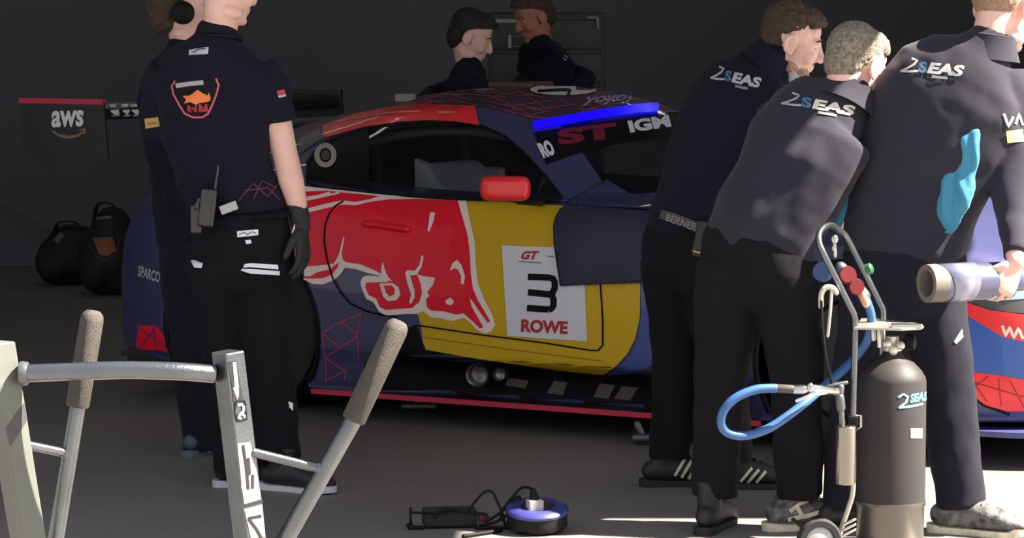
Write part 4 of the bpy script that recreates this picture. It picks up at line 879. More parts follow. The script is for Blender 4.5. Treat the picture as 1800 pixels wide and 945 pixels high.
shoe(P5, at(1690, 938, Y - .02), (.80, -.35, 0), mix, m_cream2, 1.1, lace=m_cream2); shoe(P5, at(1484, 935, Y + .05), (.6, .4, 0), m_shoe, m_rubber, 1.05)
# silver tube
c0, c1 = at(1630, 498, Y - .33), at(1772, 492, Y - .22); d_ = (c1 - c0).normalized()
g = G(); R_ = .056; g.lathe(c0, [(R_ * .86, (c1 - c0).length), (R_, (c1 - c0).length), (R_, 0), (R_ * .86, 0), (R_ * .86, (c1 - c0).length)], axis=d_, n=48)
tb = solo('silver_tube', g, m_tube, 'silver rolled tube held at the waist of the person at the right edge', 'tube', (c0 + c1) / 2)
INV[tb.name] = Matrix.Translation((c0 + c1) / 2).inverted()
g = G(); g.lathe(c0 - d_ * .003, [(R_ * 1.0, .05), (R_ * 1.02, .05), (R_ * 1.02, 0), (R_ * .72, 0), (R_ * .72, .05)], axis=d_, n=40); part('inner_core', g, m_inner, tb)
n_ = 24; g = G(); up_ = Vector((0, 0, 1)); w_ = d_.cross(up_).normalized(); vs = []
for k in range(n_ + 1):
    a = 2 * math.pi * k / n_; dr = (up_ * math.cos(a) - w_ * math.sin(a) * -1 * -1) ; rr_ = R_ * 1.05
    x0 = .022 + .022 * (1 - math.cos(a - .9)); x1 = .150 + .008 * math.cos(a)
    for x in (x0, x1):
        vs.append(c0 + d_ * x + dr * rr_)
for k in range(n_): g.f.append((2 * k, 2 * k + 1, 2 * k + 3, 2 * k + 2))
g.v = vs; o = part('outer_sheet', g, mat('sheet_silver', (.3, .31, .42), .26, metal=.7), tb); mm = o.modifiers.new('s', 'SOLIDIFY'); mm.thickness = .002

# ===== two crew members behind the car
def far_person(Y, hx, hy, fd, hair, label, arms, hipx, sk=m_skind, lean=0):
    P = thing('person', label, 'person', Vector((at(hipx, 400, Y).x, Y, 0))); s = 5200 / Y; f = Vector((fd[0], fd[1], 0)).normalized(); r = Vector((f.y, -f.x, 0))
    hc = at(hx, hy, Y); HR = frame(fd); g = G(); head_geo(g, hc, HR, 1.0)
    hip = Vector((at(hipx, 0, Y).x, Y, .92)); ch = hc.lerp(hip, .38); ch.z = hc.z - .36; nb = hc + Vector(((ch.x - hc.x) * .4, 0, -.15))
    g.tube([hc + HR @ V3(0, -.03, -.03), nb, nb.lerp(ch, .3)], [.056, .058, .05]); g.tube([nb.lerp(ch, .5), ch, hip], [(.09, .06), (.16, .10), (.14, .10)], lat=r)
    for q in (-1, 1): g.tube([hip + r * q * .09, Vector((hip.x, Y, .48)) + r * q * .10, Vector((hip.x, Y, .09)) + r * q * .11], [.075, .052, .036])
    sh = []
    for q, (ex, ey, wx, wy) in zip((-1, 1), arms):
        s0 = nb.lerp(ch, .35) + r * q * .19; e0 = at(ex, ey, Y - .1); w0 = at(wx, wy, Y - .25); g.tube([s0 + V3(0, 0, -.03), e0, w0], [.034, .032, .026]); hand_geo(g, w0, (w0 - e0), (0, 0, -1), (-q, 0, 0)); sh.append((s0, e0, w0))
    b = part('body', blob(g, .006, 3), sk, P); hairdo(hc, HR, b, hair, 'full', 1.0); eyes(hc, HR, b)
    g = cloth_torso([(nb + V3(0, 0, .02), .068, .066), (nb + V3(0, 0, -.03), .11, .08), (nb.lerp(ch, .35), .185, .11), (ch, .20, .125), (ch.lerp(hip, .5), .18, .12), (hip, .175, .12)], r)
    for s0, e0, w0 in sh: g.tube([s0.lerp(nb, .45), s0, s0.lerp(e0, .5), e0, e0.lerp(w0, .9)], [.075, .074, .064, .055, .042])
    q = blob(g, .009, 6, (.008, (7, 7, 8))); s_ = part('shirt', q, m_tee, P)
    trousers([(hip, .17, .12), (hip - V3(0, 0, .12), .18, .13)], [([hip + r * k * .09 - V3(0, 0, .08), Vector((hip.x, Y, .48)) + r * k * .10, Vector((hip.x, Y, .09)) + r * k * .11], [.10, .08, .07]) for k in (-1, 1)], r, m_trou2, P)
    for k in (-1, 1): shoe(P, Vector((hip.x, Y, 0)) + r * k * .11, (f.x, f.y, 0))
    return P, s_, [bvh(q)]
p6, s6, T6 = far_person(14.35, 828, 66, (.86, -.12, -.35), m_hairk, 'dark-haired person in a navy shirt looking down, standing behind the red roof rail', [(760, 170, 735, 185), (880, 170, 910, 175)], 800, m_skin)
lines('cuff_mark', [[(738, 141), (750, 147)]], 7, T6, .003, m_orange, s6)
p7, s7, T7 = far_person(15.1, 938, 30, (-.8, -.45, -.35), m_hairb, 'person in navy with an orange sleeve badge, leaning over behind the car roof', [(920, 150, 900, 170), (1030, 140, 1010, 165)], 1010, mat('skin_reddish', (.36, .14, .1), .6))
lines('sleeve_badge', [[(992, 104), (1002, 90)]], 7, T7, .003, m_logo, s7); lines('sleeve_badge_mark', [[(1001, 92), (1013, 79)]], 9, T7, .0045, m_orange, s7)
# ------------------------------------------------------------------ padded cover hanging over the fender
def sheet(name, pts, trees, off, m, parent, step=8, th=.006, wav=0):
    v, f = cdt(pts, step); g = lay(v, f, trees, off)
    if g is None: return None
    if wav: g.v = [p + Vector((0, -1, 0)) * wav * (noise.noise(p * 5) + .4) for p in g.v]
    o = part(name, g, m, parent); s = o.modifiers.new('thick', 'SOLIDIFY'); s.thickness = th; s.offset = 1; return o
L0 = at(1070, 500, 11.0); L0.z = .55
fc = thing('fender_cover', 'navy padded cover draped over the front fender beside the number board', 'protective cover', L0)
sheet('hanging_flap', [(979, 385), (986, 372), (1000, 364), (1080, 370), (1160, 377), (1156, 496), (1085, 498), (988, 502), (983, 470), (977, 430), (976, 400)], [TB], .012, mat('cover_navy', (.024, .026, .062), .6, bump=.2, bscale=40), fc, wav=.006)
o = sheet('top_fold', [(998, 358), (1030, 340), (1066, 320), (1105, 344), (1168, 352), (1166, 372), (1080, 368), (1002, 363)], [TB, TG], .010, mat('cover_blue', (.03, .035, .10), .6, bump=.2, bscale=40), fc)
g = G(); a = cast(1128, 371, [TB, TG], .022); b = cast(1158, 367, [TB, TG], .022)
if a and b: g.tube([a, b], (.006, .006)); g.ell(b, .009); solo('torch', g, m_chrome, 'small silver torch lying on the navy fender cover', 'torch', (a + b) / 2)

# ------------------------------------------------------------------ foreground aluminium stand (in the sun)
Y = 6.0
st = thing('trolley_stand', 'bare aluminium trolley stand in the foreground with two box posts and two knurled handles', 'stand', Vector((at(250, 1400, Y).x, Y, 0)))
def lin(p, q, y): t = (y - p[1]) / (q[1] - p[1]); return (p[0] + (q[0] - p[0]) * t, y)
def post(E, top, bot, m, name):
    """E: three visible edges as image lines; the fourth edge closes the box tube"""
    def col(y):
        a, b, c = [lin(*e, y) for e in E]
        A, B, C_ = at(*a, Y + .030), at(*b, Y), at(*c, Y + .034); return [A, B, C_, A + C_ - B]
    T, B_ = col(top), col(bot)
    for i, dz in enumerate((.0, .0, .0, .0)): T[i].z = T[1].z + .003
    for p in B_: p.z = .02
    g = G(); g.hexa(T, B_); o = part(name, g, m, st, smooth=False)
    bv = o.modifiers.new('b', 'BEVEL'); bv.width = .003; bv.segments = 2; return o, bvh(g), T, B_
pr, TPR, T1, B1 = post([((371, 625), (408, 945)), ((398, 630), (434, 945)), ((429, 618), (467, 945))], 624, 1400, m_alu, 'post')
pl, TPL, T2, B2 = post([((-42, 612), (14, 945)), ((-13, 610), (39, 945)), ((27, 605), (79, 945))], 608, 1400, m_paintgrey, 'post')
g = G(); g.tube(cr([at(38, 656, Y + .02), at(120, 653, Y - .005), at(220, 650, Y - .012), at(310, 652, Y - .005), at(376, 657, Y + .02)], 6), .0185, n=24, cap='flat'); part('crossbar', g, m_alu, st)
g = G(); g.lathe(at(40, 656, Y + .02), [(.024, -.006), (.026, .0), (.024, .010), (.0186, .014)], axis=(1, 0, 0), n=24); part('weld_collar', g, m_alud, st)
def handle(top, mid, low, bot, rg, rt, Yh):
    g = G(); g.tube([at(*mid, Yh), at(*low, Yh), bot], rt, n=24, cap='flat'); a = part('handle_tube', g, m_alu, st)
    g = G(); t = at(*top, Yh); m_ = at(*mid, Yh); d = (m_ - t).normalized(); L = (m_ - t).length
    g.lathe(t, [(.001, -.004), (rg * .6, -.002), (rg * .9, .006), (rg, .018), (rg, L - .004), (rg * .93, L), (rt, L + .001)], axis=d, n=32); part('grip', g, m_grip, a); return a
handle((164, 548), (136, 714), (97, 950), Vector((at(20, 1400, Y).x, Y + .25, .02)), .0245, .0175, Y + .10)
handle((702, 566), (621, 738), (503, 945), Vector((at(260, 1400, Y).x, Y + .25, .02)), .0250, .0182, Y + .06)
g = G(); g.tube([at(50, 782, Y + .04), at(122, 797, Y + .10)], .0095, n=16, cap='flat'); g.ell(at(118, 797, Y + .095), (.014, .014, .014)); part('tie_rod', g, m_alu, st)
g = G(); g.tube([at(444, 794, Y + .03), at(566, 824, Y + .06)], .0095, n=16, cap='flat'); g.ell(at(563, 824, Y + .058), (.014, .014, .014)); part('tie_rod', g, m_alu, st)
g = G(); xs = [B2[0].x - .05, B1[2].x + .05]; g.rbox(((xs[0] + xs[1]) / 2, Y + .03, .025), (xs[1] - xs[0], .07, .05), .006)
for x in (at(20, 1400, Y).x, at(260, 1400, Y).x): g.rbox((x, Y + .15, .02), (.05, .30, .04), .006)
part('base_frame', g, m_alud, st)
# lettering panels on the right post (vertical)
mg = mat('panel_grey', (.022, .022, .024), .6, spec=.2); mw = mat('panel_white', (.25, .25, .24), .5)
def pp(a, b): return (lerp2((404, 630), (440, 945), b)[0] + a * 30, 630 + (945 - 630) * b)
def lerp2(p, q, t): return (p[0] + (q[0] - p[0]) * t, p[1] + (q[1] - p[1]) * t)
Z = lambda l: [(340 + x / 2.738, 600 + y / 2.738) for x, y in l]
poly('letter_panel', Z([(165, 98), (205, 92), (238, 275), (240, 290), (190, 290), (185, 225)]), [TPR], .001, mg, pr, step=5)
poly('letter_bar', Z([(186, 100), (202, 98), (216, 215), (216, 262), (208, 280), (188, 225), (196, 215)]), [TPR], .002, mw, pr, step=5)
lines('digit_panel', [Z([(200, 290), (245, 285), (255, 375), (210, 385), (197, 340), (200, 290)])], 2.5, [TPR], .002, m_black, pr)
lines('digit_two', [Z([(210, 305), (232, 302), (240, 315), (238, 335), (222, 350), (215, 365), (228, 372)]), Z([(232, 345), (248, 365)])], 5, [TPR], .002, mw, pr)
poly('letter_block', Z([(210, 490), (270, 482), (290, 540), (315, 700), (325, 760), (245, 790), (232, 700)]), [TPR], .001, mw, pr, step=5)
lines('letter_outline', [Z([(236, 498), (252, 600), (262, 710)]), Z([(262, 560), (268, 636), (250, 640)]), Z([(283, 640), (282, 706)])], 5, [TPR], .002, mg, pr)
lines('letter_outline', [Z([(244, 790), (330, 765)])], 6, [TPR], .002, mg, pr)
poly('letter_block', Z([(244, 805), (330, 782), (345, 940), (275, 945)]), [TPR], .001, mw, pr, step=5)
lines('letter_outline', [Z([(262, 850), (300, 900), (325, 945)]), Z([(262, 850), (325, 838)])], 5, [TPR], .002, mg, pr)
poly('dark_band', [(10, 752), (43, 706), (48, 738), (18, 784)], [TPL], .001, mat('band_grey', (.05, .05, .052), .5), pl, step=6)

# ------------------------------------------------------------------ gas cylinder on its trolley
Y = 8.8; CX = at(1567, 700, Y).x; kz = lambda y, Y_=8.8: at(1567, y, Y_).z
cyl = thing('gas_cylinder', 'dark grey gas cylinder with a cyan logo, standing on a steel hand trolley', 'gas cylinder', Vector((CX, Y, .02)))
z1, z2, z3, z4 = kz(880), kz(668), kz(628), kz(612); R = .1035
g = G(); g.lathe((CX, Y, 0), [(R, z1), (R, z2), (R * .97, z2 + .012), (R * .86, z2 + .030), (R * .62, z3 - .012), (R * .36, z3 + .002), (.026, z4 - .01), (.022, z4)], n=64); cb = part('cylinder_body', g, m_cyl, cyl); TCY = [bvh(g)]
g = G(); g.lathe((CX, Y, 0), [(R * .93, .021), (R * .97, .03), (R * .98, z1 - .012), (R * 1.015, z1 - .008), (R * 1.02, z1 + .004), (R * .9, z1 + .008)], n=64); part('steel_foot', g, mat('foot_steel', (.16, .15, .14), .32, metal=.8), cyl)
g = G(); g.lathe((CX, Y, 0), [(.03, z4 - .006), (.03, z4 + .012), (.02, z4 + .018), (.02, z4 + .036)], n=24); g.ell((CX - .02, Y - .03, z4 + .018), (.016, .02, .014)); g.ell((CX + .022, Y - .028, z4 + .012), (.014, .016, .013)); g.ell((CX, Y - .03, z4 - .002), (.014, .014, .016)); part('valve', g, mat('valve_bright', (.7, .68, .62), .35, metal=.5), cyl)
g = G(); g.lathe((CX + .035, Y - .01, z4 + .02), [(.012, 0), (.022, .01), (.022, .03), (.012, .036)], axis=(1, -.3, 0), n=20); part('valve_knob', g, m_black, cyl)
lines('cylinder_swoosh', [[(1579, 698), (1588, 692), (1596, 697), (1592, 707), (1580, 716)], [(1580, 716), (1600, 714), (1622, 709)]], 4, TCY, .0015, mat('swoosh_cyan', (.25, .5, .6), .5), cb)
text('cylinder_lettering', 'SEAS', (1599, 708), (1629, 703), (1601, 692), TCY, .0015, m_logoc, cb, bold=.05)
poly('cylinder_label', [(1600, 752), (1621, 752), (1621, 770), (1600, 770)], TCY, .0015, mat('label_beige', (.24, .22, .2), .5), cb, step=4)
tr = thing('hand_trolley', 'steel gas trolley with a looped push handle and small black wheel', 'trolley', Vector((at(1500, 900, 8.7).x, 8.7, 0)))
Ya, Yb = 8.62, 8.86
g = G()
pts = [at(1499, 755, Ya), at(1501, 660, Ya), at(1503, 580, Ya), at(1502, 556, Ya), at(1495, 540, Ya), at(1470, 490, Ya), at(1447, 444, Ya), at(1440, 426, Ya + .01), at(1440, 410, Ya + .03), at(1449, 399, Ya + .07), at(1461, 396, Ya + .12), at(1474, 404, Yb - .07), at(1488, 417, Yb - .03), at(1512, 464, Yb), at(1525, 489, Yb), at(1546, 532, Yb), at(1552, 546, Yb), at(1552, 572, Yb)]
g.tube(cr(pts, 5), .0095, n=16); part('handle_frame', g, m_alu, tr)
g = G(); g.tube(cr([at(1500, 755, Ya), at(1500, 800, Ya), at(1499, 862, Ya), at(1492, 890, Ya), at(1480, 925, Ya), at(1474, 950, Ya), at(1471, 985, Ya)], 5), .008, n=14); part('frame_leg', g, m_steelw, tr)
g = G(); g.tube([at(1552, 572, Yb), Vector((at(1552, 572, Yb).x, Yb + .06, .3)), Vector((at(1552, 572, Yb).x - .03, Yb + .06, .03))], .008, n=12); part('frame_leg', g, m_steelw, tr)
g = G(); zt = at(1503, 578, Ya).z; x0 = at(1502, 578, Ya).x; P = [(x0 - .004, Ya - .02), (x0 + .06, Ya - .035), (x0 + .13, Ya - .05), (x0 + .19, Ya - .03), (x0 + .206, Ya + .02), (x0 + .20, Ya + .09), (x0 + .14, Ya + .17), (x0 + .08, Ya + .24), (x0 + .05, Yb + .01), (x0 + .02, Ya + .1)]
g.hexa([Vector((x, y, zt + .008)) for x, y in P], [Vector((x, y, zt)) for x, y in P]); sp = part('top_plate', g, m_steelw, tr, smooth=False); bv = sp.modifiers.new('b', 'BEVEL'); bv.width = .002; bv.segments = 2
g = G(); g.rbox((x0 + .15, Ya - .02, zt + .012), (.09, .03, .012), .004); g.tube([(x0 + .07, Ya, zt), (x0 + .072, Ya, zt - .05)], .006); g.tube([(x0 + .055, Ya + .01, zt), (x0 + .056, Ya + .01, zt - .03)], .008); part('plate_clamp', g, m_chrome, tr)
g = G(); g.rbox((CX, 8.8, .011), (.26, .24, .014), .004); part('foot_plate', g, m_steelw, tr)
wc = Vector((at(1440, 950, 8.58).x, 8.58, .068)); ax = Vector((.12, -1, .0)).normalized()
g = G(); g.lathe(wc, [(.044, -.018), (.060, -.018), (.066, -.010), (.066, .010), (.060, .018), (.044, .018), (.040, .006), (.040, -.006)], axis=ax, n=40); wh = part('wheel', g, m_rubber, tr)
g = G(); g.lathe(wc, [(.041, -.012), (.041, .010), (.030, .014), (.012, .016), (.010, .024), (.001, .024)], axis=ax, n=32); part('hub', g, mat('hub_light', (.42, .42, .4), .4, metal=.5), wh)
g = G(); g.tube([wc - ax * .01, wc - ax * .36], .007); g.tube([wc - ax * .01, at(1474, 950, Ya)], .007); part('axle', g, m_alud, tr)
g = G()
for k in range(3): g.tube([at(1483 , 922 + 9 * k, Ya - .03), at(1503, 912 + 9 * k, Ya - .02)], .0045, n=10)
part('foot_spring', g, m_chrome, tr)
g = G(); c_ = at(1486, 849, Ya - .03); h_ = at(1486, 748, Ya - .03).z - c_.z; g.lathe(c_, [(.027, -.002), (.030, .003), (.030, h_ - .003), (.027, h_)], n=40); cn = part('canister', g, mat('canister_steel', (.3, .28, .25), .22, metal=.95), tr)
g = G(); ct = at(1480, 745, Ya - .03); g.tube([ct, at(1478, 715, Ya - .03)], .009); g.tube([at(1478, 716, Ya - .03), at(1476, 697, Ya - .03)], .014); g.tube([at(1476, 697, Ya - .03), at(1478, 680, Ya - .03)], .011); g.tube([at(1455, 678, Ya - .03), at(1488, 672, Ya - .03)], .006); part('canister_fitting', g, m_alud, cn)
g = G(); g.tube([at(1505, 730, Ya), at(1513, 730, Ya - .01), at(1513, 750, Ya - .01), at(1505, 756, Ya)], .004, n=8); part('bracket', g, m_chrome, tr)
g = G(); g.rbox(at(1498, 738, Ya + .005), (.03, .04, .03), .005); part('clamp_block', g, m_black, tr)
g = G(); g.tube(cr([at(1443, 538, Ya - .02), at(1444, 516, Ya - .02), at(1452, 505, Ya - .02), at(1464, 506, Ya - .02), at(1470, 514, Ya - .01)], 4), .0085, n=12); g.tube([at(1462, 508, Ya - .02), at(1460, 540, Ya - .02), at(1455, 590, Ya - .02)], .005, n=10); part('hook', g, mat('hook_cream', (.5, .47, .4), .4, metal=.4), tr)
# regulator between the handle bars
g = G(); rc = at(1497, 492, 8.74); g.tube([at(1478, 470, 8.74), at(1520, 520, 8.74)], .018, n=20); rg = part('regulator_body', g, m_alud, tr)
g = G(); g.lathe(at(1447, 478, 8.72), [(.001, -.012), (.028, -.012), (.030, .0), (.028, .014), (.001, .014)], axis=(-.4, -.8, .2), n=28); part('pressure_gauge', g, mat('gauge_blue', (.015, .05, .16), .4), rg)
g = G(); g.lathe(at(1490, 483, 8.70), [(.001, -.010), (.026, -.01), (.027, .0), (.024, .012), (.001, .012)], axis=(.1, -1, .2), n=28); g.lathe(at(1505, 504, 8.69), [(.001, -.012), (.024, -.012), (.025, 0), (.022, .014), (.001, .014)], axis=(.1, -1, .1), n=28); part('red_gauge', g, m_gred, rg)
g = G(); g.lathe(at(1522, 474, 8.72), [(.016, 0), (.017, .016), (.010, .022), (.001, .022)], axis=(.9, -.3, .3), n=24); part('green_knob', g, m_green, rg)
g = G(); g.tube([at(1514, 515, 8.71), at(1522, 533, 8.71)], .013); part('regulator_outlet', g, mat('outlet_brass', (.45, .25, .18), .4, metal=.4), rg)
g = G(); g.ell(at(1467, 420, 8.74), (.012, .01, .014)); g.ell(at(1466, 436, 8.74), (.008, .008, .012)); g.tube([at(1467, 425, 8.74), at(1468, 450, 8.74)], .006); part('lifting_shackle', g, m_chrome, rg)
# blue hose
hs = thing('air_hose', 'thick blue hose looping out to the left of the steel gas trolley', 'hose', Vector((at(1400, 720, 8.5).x, 8.5, .25)))
g = G(); g.tube(cr([at(1364, 682, 8.46), at(1330, 684, 8.45), at(1295, 698, 8.44), at(1273, 720, 8.44), at(1268, 744, 8.45), at(1281, 761, 8.46), at(1311, 765, 8.47), at(1350, 753, 8.49), at(1390, 727, 8.51), at(1430, 695, 8.56), at(1468, 662, 8.70), at(1502, 630, 8.78), at(1524, 598, 8.76), at(1532, 560, 8.74), at(1524, 530, 8.73)], 8), .0132, n=20); part('hose_tube', g, m_hose, hs)
g = G(); g.tube([at(1362, 682, 8.46), at(1398, 684, 8.46)], .0125, n=16); part('hose_ferrule', g, mat('ferrule_dark', (.06, .05, .045), .4), hs)
g = G(); g.tube([at(1396, 684, 8.46), at(1412, 684, 8.46)], .0135, n=8); g.tube([at(1412, 684, 8.46), at(1430, 682, 8.47)], .010, n=16); g.ell(at(1424, 680, 8.46), (.012, .012, .014)); g.tube([at(1430, 682, 8.47), at(1470, 688, 8.55)], .012, n=16); part('coupling', g, m_chrome, hs)
g = G(); g.tube([at(1400, 704, 8.46), at(1424, 694, 8.46), at(1452, 690, 8.48)], (.005, .004), n=10); part('coupling_lever', g, mat('lever_white', (.7, .7, .68), .4), hs)
gl = G(); gl.tube(cr([at(1444, 530, 8.59), at(1446, 580, 8.58), at(1452, 630, 8.58), at(1462, 672, 8.59)], 6), .0045, n=10); part('thin_line', gl, m_black, hs)

# ------------------------------------------------------------------ cable reel and power leads
rl_c = Vector((at(944, 940, 9.12).x, 9.12, 0)); RL = Matrix.Rotation(math.radians(9), 3, 'X'); axr = RL @ Vector((0, 0, 1))
rl = thing('cable_reel', 'round floor cable reel with a blue top and a white plug', 'cable reel', rl_c)
o_ = rl_c + Vector((0, 0, .018))
g = G(); g.lathe(o_, [(.085, .0), (.094, .004), (.096, .01), (.094, .02), (.096, .045), (.094, .05)], axis=axr, n=56); part('drum', g, mat('reel_black', (.007, .007, .006), .6, bump=.2, spec=.2), rl)
g = G(); g.lathe(o_, [(.097, .046), (.099, .054), (.094, .062), (.070, .070), (.052, .066), (.050, .060), (.001, .060)], axis=axr, n=56); part('blue_lid', g, m_blued, rl)
g = G(); g.lathe(o_, [(.048, .058), (.046, .070), (.03, .074), (.001, .074)], axis=axr, n=40); part('socket_hub', g, mat('hub_brown', (.03, .022, .015), .5), rl)
g = G(); g.box(rl_c + V3(0, 0, .012), (.12, .1, .022)); part('reel_foot', g, m_black, rl)
pg = thing('power_plug', 'white square adapter plug standing in the blue cable reel', 'plug', at(940, 910, 9.08))
g = G(); g.rbox(at(940, 895, 9.08), (.048, .046, .064), .006, Matrix.Rotation(.25, 3, 'Z')); g.rbox(at(927, 892, 9.10), (.008, .04, .04), .003); part('plug_body', g, m_plug, pg)
g = G(); g.lathe(at(940, 882, 9.08), [(.016, 0), (.014, .02), (.008, .042), (.004, .045)], axis=(-.15, 0, 1), n=20); part('cord_plug', g, m_black, pg)
ad = thing('power_brick', 'black power adapter brick on the floor, left of the blue-topped cable reel', 'power adapter', Vector((at(790, 935, 9.2).x, 9.2, 0)))
g = G(); g.rbox(at(790, 924, 9.2) * V3(1, 1, 0) + V3(0, 0, .033), (.168, .075, .058), .012, Matrix.Rotation(.12, 3, 'Z')); part('adapter_case', g, m_rubber, ad)
g = G(); g.rbox(at(848, 908, 9.2), (.03, .02, .03), .006); part('red_connector', g, mat('connector_red', (.14, .012, .02), .5), ad)
def cable(pts, r, lab, Yc=9.15, grp='leads around the power brick'):
    P = [at(*p, Yc) if len(p) == 2 else at(*p) for p in pts]
    for p in P: p.z = max(p.z, .006)
    L_ = P[0].copy(); g = G(); g.tube(cr(P, 7), r, n=10); o = solo('power_lead', g, m_black, lab, 'cable', L_, group=grp); return o
cable([(937, 862, 9.08), (928, 856), (915, 858), (895, 880), (880, 903), (888, 920)], .0045, 'thin black lead arching from the white plug down to the floor')
cable([(822, 898), (838, 878), (852, 864), (865, 864), (873, 878), (882, 900), (888, 925, 9.15)], .0042, 'thin black lead in a tall arch between the power brick and the reel')
cable([(855, 916), (880, 900), (902, 878), (914, 873), (908, 888), (890, 905), (868, 918), (845, 922)], .0048, 'black lead doubled back in a narrow loop left of the reel')
cable([(764, 908), (772, 899), (788, 894), (815, 899), (850, 903), (857, 908)], .005, 'black lead lying across the top of the power brick')
cable([(722, 900), (760, 901), (800, 899)], .0038, 'thin black lead running straight left from the power brick')
cable([(745, 930), (728, 928), (722, 915), (722, 893)], .0042, 'short black lead bent upright at the left of the power brick')
cable([(718, 922), (723, 928), (740, 930)], .0075, 'thick black plug end lying at the far left of the leads')
cable([(838, 930), (870, 928), (895, 932), (900, 940)], .006, 'black lead running along the floor under the reel edge')
cable([(815, 948, 9.0), (850, 942, 9.05), (880, 935, 9.1)], .007, 'thick black lead at the bottom edge of the picture by the reel')

# ------------------------------------------------------------------ bags by the back wall
Y = 17.3
for (x0, x1, y0, y1, lab, seed, badge) in ((62, 185, 392, 484, 'black kit bag lying on the floor beside the badged backpack', 1, False), (138, 242, 362, 500, 'black backpack with a small orange badge, standing on the floor', 2, True)):
    Y = 17.0 if badge else 17.65
    a = at(x0, y1, Y); b = at(x1, y0, Y); w = b.x - a.x; h = b.z; cx = (a.x + b.x) / 2
    t = thing('backpack' if badge else 'kit_bag', lab, 'bag', Vector((cx, Y, 0)))
    g = G(); g.ell((cx, Y, h * .42), (w * .5, .20, h * .42)); g.rbox((cx, Y + .02, h * .36), (w * .8, .30, h * .66), .08); g.ell((cx + w * .05, Y, h * .72), (w * .34, .15, h * .27)); g.ell((cx - w * .15, Y - .12, h * .32), (w * .28, .1, h * .25))
    gg = blob(g, .012, 5, (.016, (6, 6, 6))); m = min(p.z for p in gg.v); gg.v = [p - V3(0, 0, m - .002) for p in gg.v]; bb = part('bag_body', gg, mat('bag_black', (.011, .011, .014), .75, bump=.3, bscale=60), t); T = [bvh(gg)]
    g = G(); g.tube(cr([(cx - w * .2, Y - .05, h * .85), (cx - w * .12, Y - .1, h * 1.03), (cx + w * .12, Y - .1, h * 1.03), (cx + w * .2, Y - .05, h * .85)], 5), (.018, .006)); part('strap', g, m_rubber, t)
    if badge:
        poly('bag_badge', [(166, 424), (172, 418), (182, 424), (192, 418), (200, 424), (203, 440), (190, 450), (175, 448)], T, .004, mat('bag_orange', (.28, .09, .03), .6), bb, step=4)
        lines('bag_badge_outline', [[(158, 425), (167, 450), (185, 458), (203, 448), (208, 424)]], 1.6, T, .004, mat('bag_outline', (.10, .05, .05), .6), bb)
        lines('bag_label', [[(165, 422), (198, 419)], ], 5, T, .006, mat('bag_label_grey', (.12, .12, .13), .6), bb); lines('bag_label', [[(170, 384), (195, 382)]], 5, T, .004, mat('bag_label_grey', (.12, .12, .13), .6), bb)
    else: lines('bag_label', [[(98, 425), (110, 411)]], 9, T, .004, mat('bag_label_grey', (.12, .12, .13), .6), bb)
g = G(); g.tube(cr([at(-40, 352, 18.9), at(10, 372, 18.9), at(50, 396, 18.9), at(92, 418, 18.9), at(120, 440, 18.7)], 5), .007, n=8); solo('wall_cable', g, mat('cable_grey', (.10, .10, .10), .6), 'thin grey cable sagging along the dark wall above the bags', 'cable', at(50, 396, 18.9))

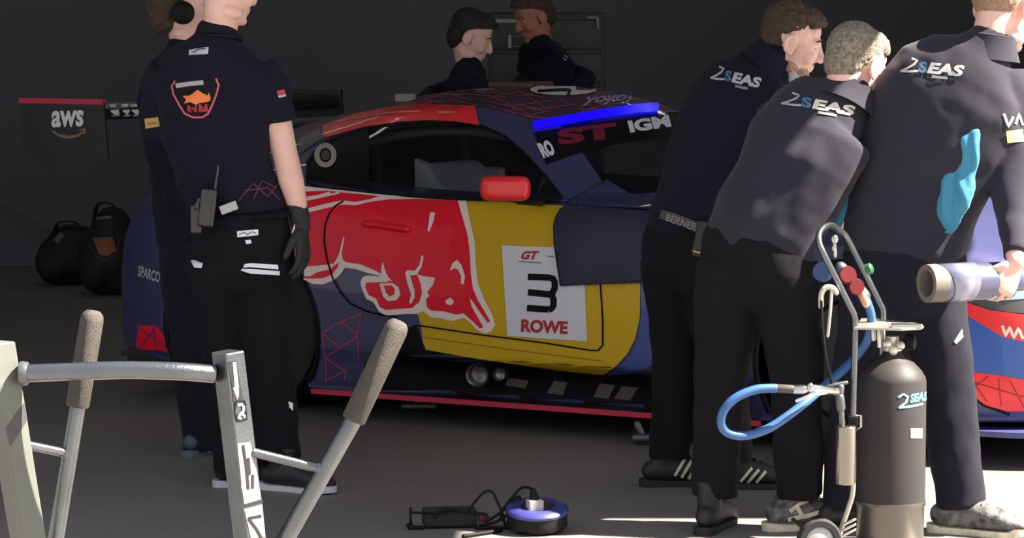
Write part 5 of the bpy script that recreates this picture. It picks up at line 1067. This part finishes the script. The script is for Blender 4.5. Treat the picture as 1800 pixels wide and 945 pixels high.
# ------------------------------------------------------------------ equipment behind the car
Y = 16.2; a = at(858, 20, Y); b = at(1062, 20, Y); cx = (a.x + b.x) / 2; w = b.x - a.x; zt = at(900, 22, Y).z
cab = thing('tool_cabinet', 'tall dark tool cabinet behind the two people beyond the roof', 'cabinet', Vector((cx, Y, 0)))
g = G(); g.rbox((cx, Y, zt / 2 + .03), (w, .45, zt - .06), .01); part('cabinet_body', g, mat('cabinet_black', (.02, .02, .022), .5), cab)
for x in (-.25, .25):
    for y in (-.15, .15): g = G(); g.lathe((cx + x, Y + y, .035), [(.035, -.012), (.035, .012)], axis=(1, 0, 0), n=20); part('caster', g, m_rubber, cab)
for k in range(8):
    z = zt - .12 - k * .18; g = G(); g.rbox((cx, Y - .232, z), (w * .94, .02, .16), .006); d = part('drawer', g, mat('drawer_black', (.022, .022, .026), .45), cab)
def frontbar(pts, w_, m, nm): 
    g = G()
    for p, q in zip(pts, pts[1:]): g.tube([at(*p, Y - .26), at(*q, Y - .26)], w_, n=8)
    part(nm, g, m, cab)
frontbar([(868, 37), (914, 37)], .012, mat('bar_green_grey', (.30, .33, .27), .5), 'drawer_handle')
frontbar([(896, 64), (896, 82)], .010, mat('bar_white', (.35, .36, .34), .5), 'label_holder')
frontbar([(896, 64), (942, 64), (944, 80), (896, 82)], .004, mat('bar_grey', (.14, .15, .14), .5), 'label_frame')
frontbar([(1034, 31), (1050, 31), (1051, 50)], .007, mat('bar_grey2', (.25, .26, .27), .5), 'corner_bracket')
# roof fittings of the car
p0 = cast(905, 152, [TR], 0); g = G(); lp = CMI @ p0 if p0 else Vector((.6, .2, 1.3)); g.rbox((lp.x, lp.y + .08, lp.z + .004), (.22, .20, .03), .012); part('roof_hatch', g, mat('hatch_brown', (.10, .045, .04), .5), car, local=True)
p0 = cast(713, 178, [TR], 0); lp = CMI @ p0 if p0 else Vector((.3, .2, 1.26)); g = G(); g.rbox((lp.x, lp.y, lp.z + .014), (.09, .03, .036), .006); part('roof_antenna_box', g, mat('box_cream', (.26, .23, .2), .5), car, local=True)
# unseen batten lamps added to brighten the back of the garage
for x, y in ((-5.5, 13.2), (-2.2, 13.2), (-5.5, 16.8), (-2.2, 16.8), (1.4, 16.2)):
    t = thing('added_fill_lamp', 'added batten lamp under the garage ceiling, unseen, brightening the back', 'lamp', Vector((x, y, 3.15)), group='added fill lamps under the ceiling')
    g = G(); g.rbox((x, y, 3.17), (1.3, .14, .05), .01); part('housing', g, m_white, t)
    g = G(); g.rbox((x, y, 3.138), (1.2, .09, .012), .004); part('diffuser', g, mat('fill_lamp_diffuser', (.8, .8, .8), .5, emit=(1, .93, .84), es=FILL_LAMP), t)
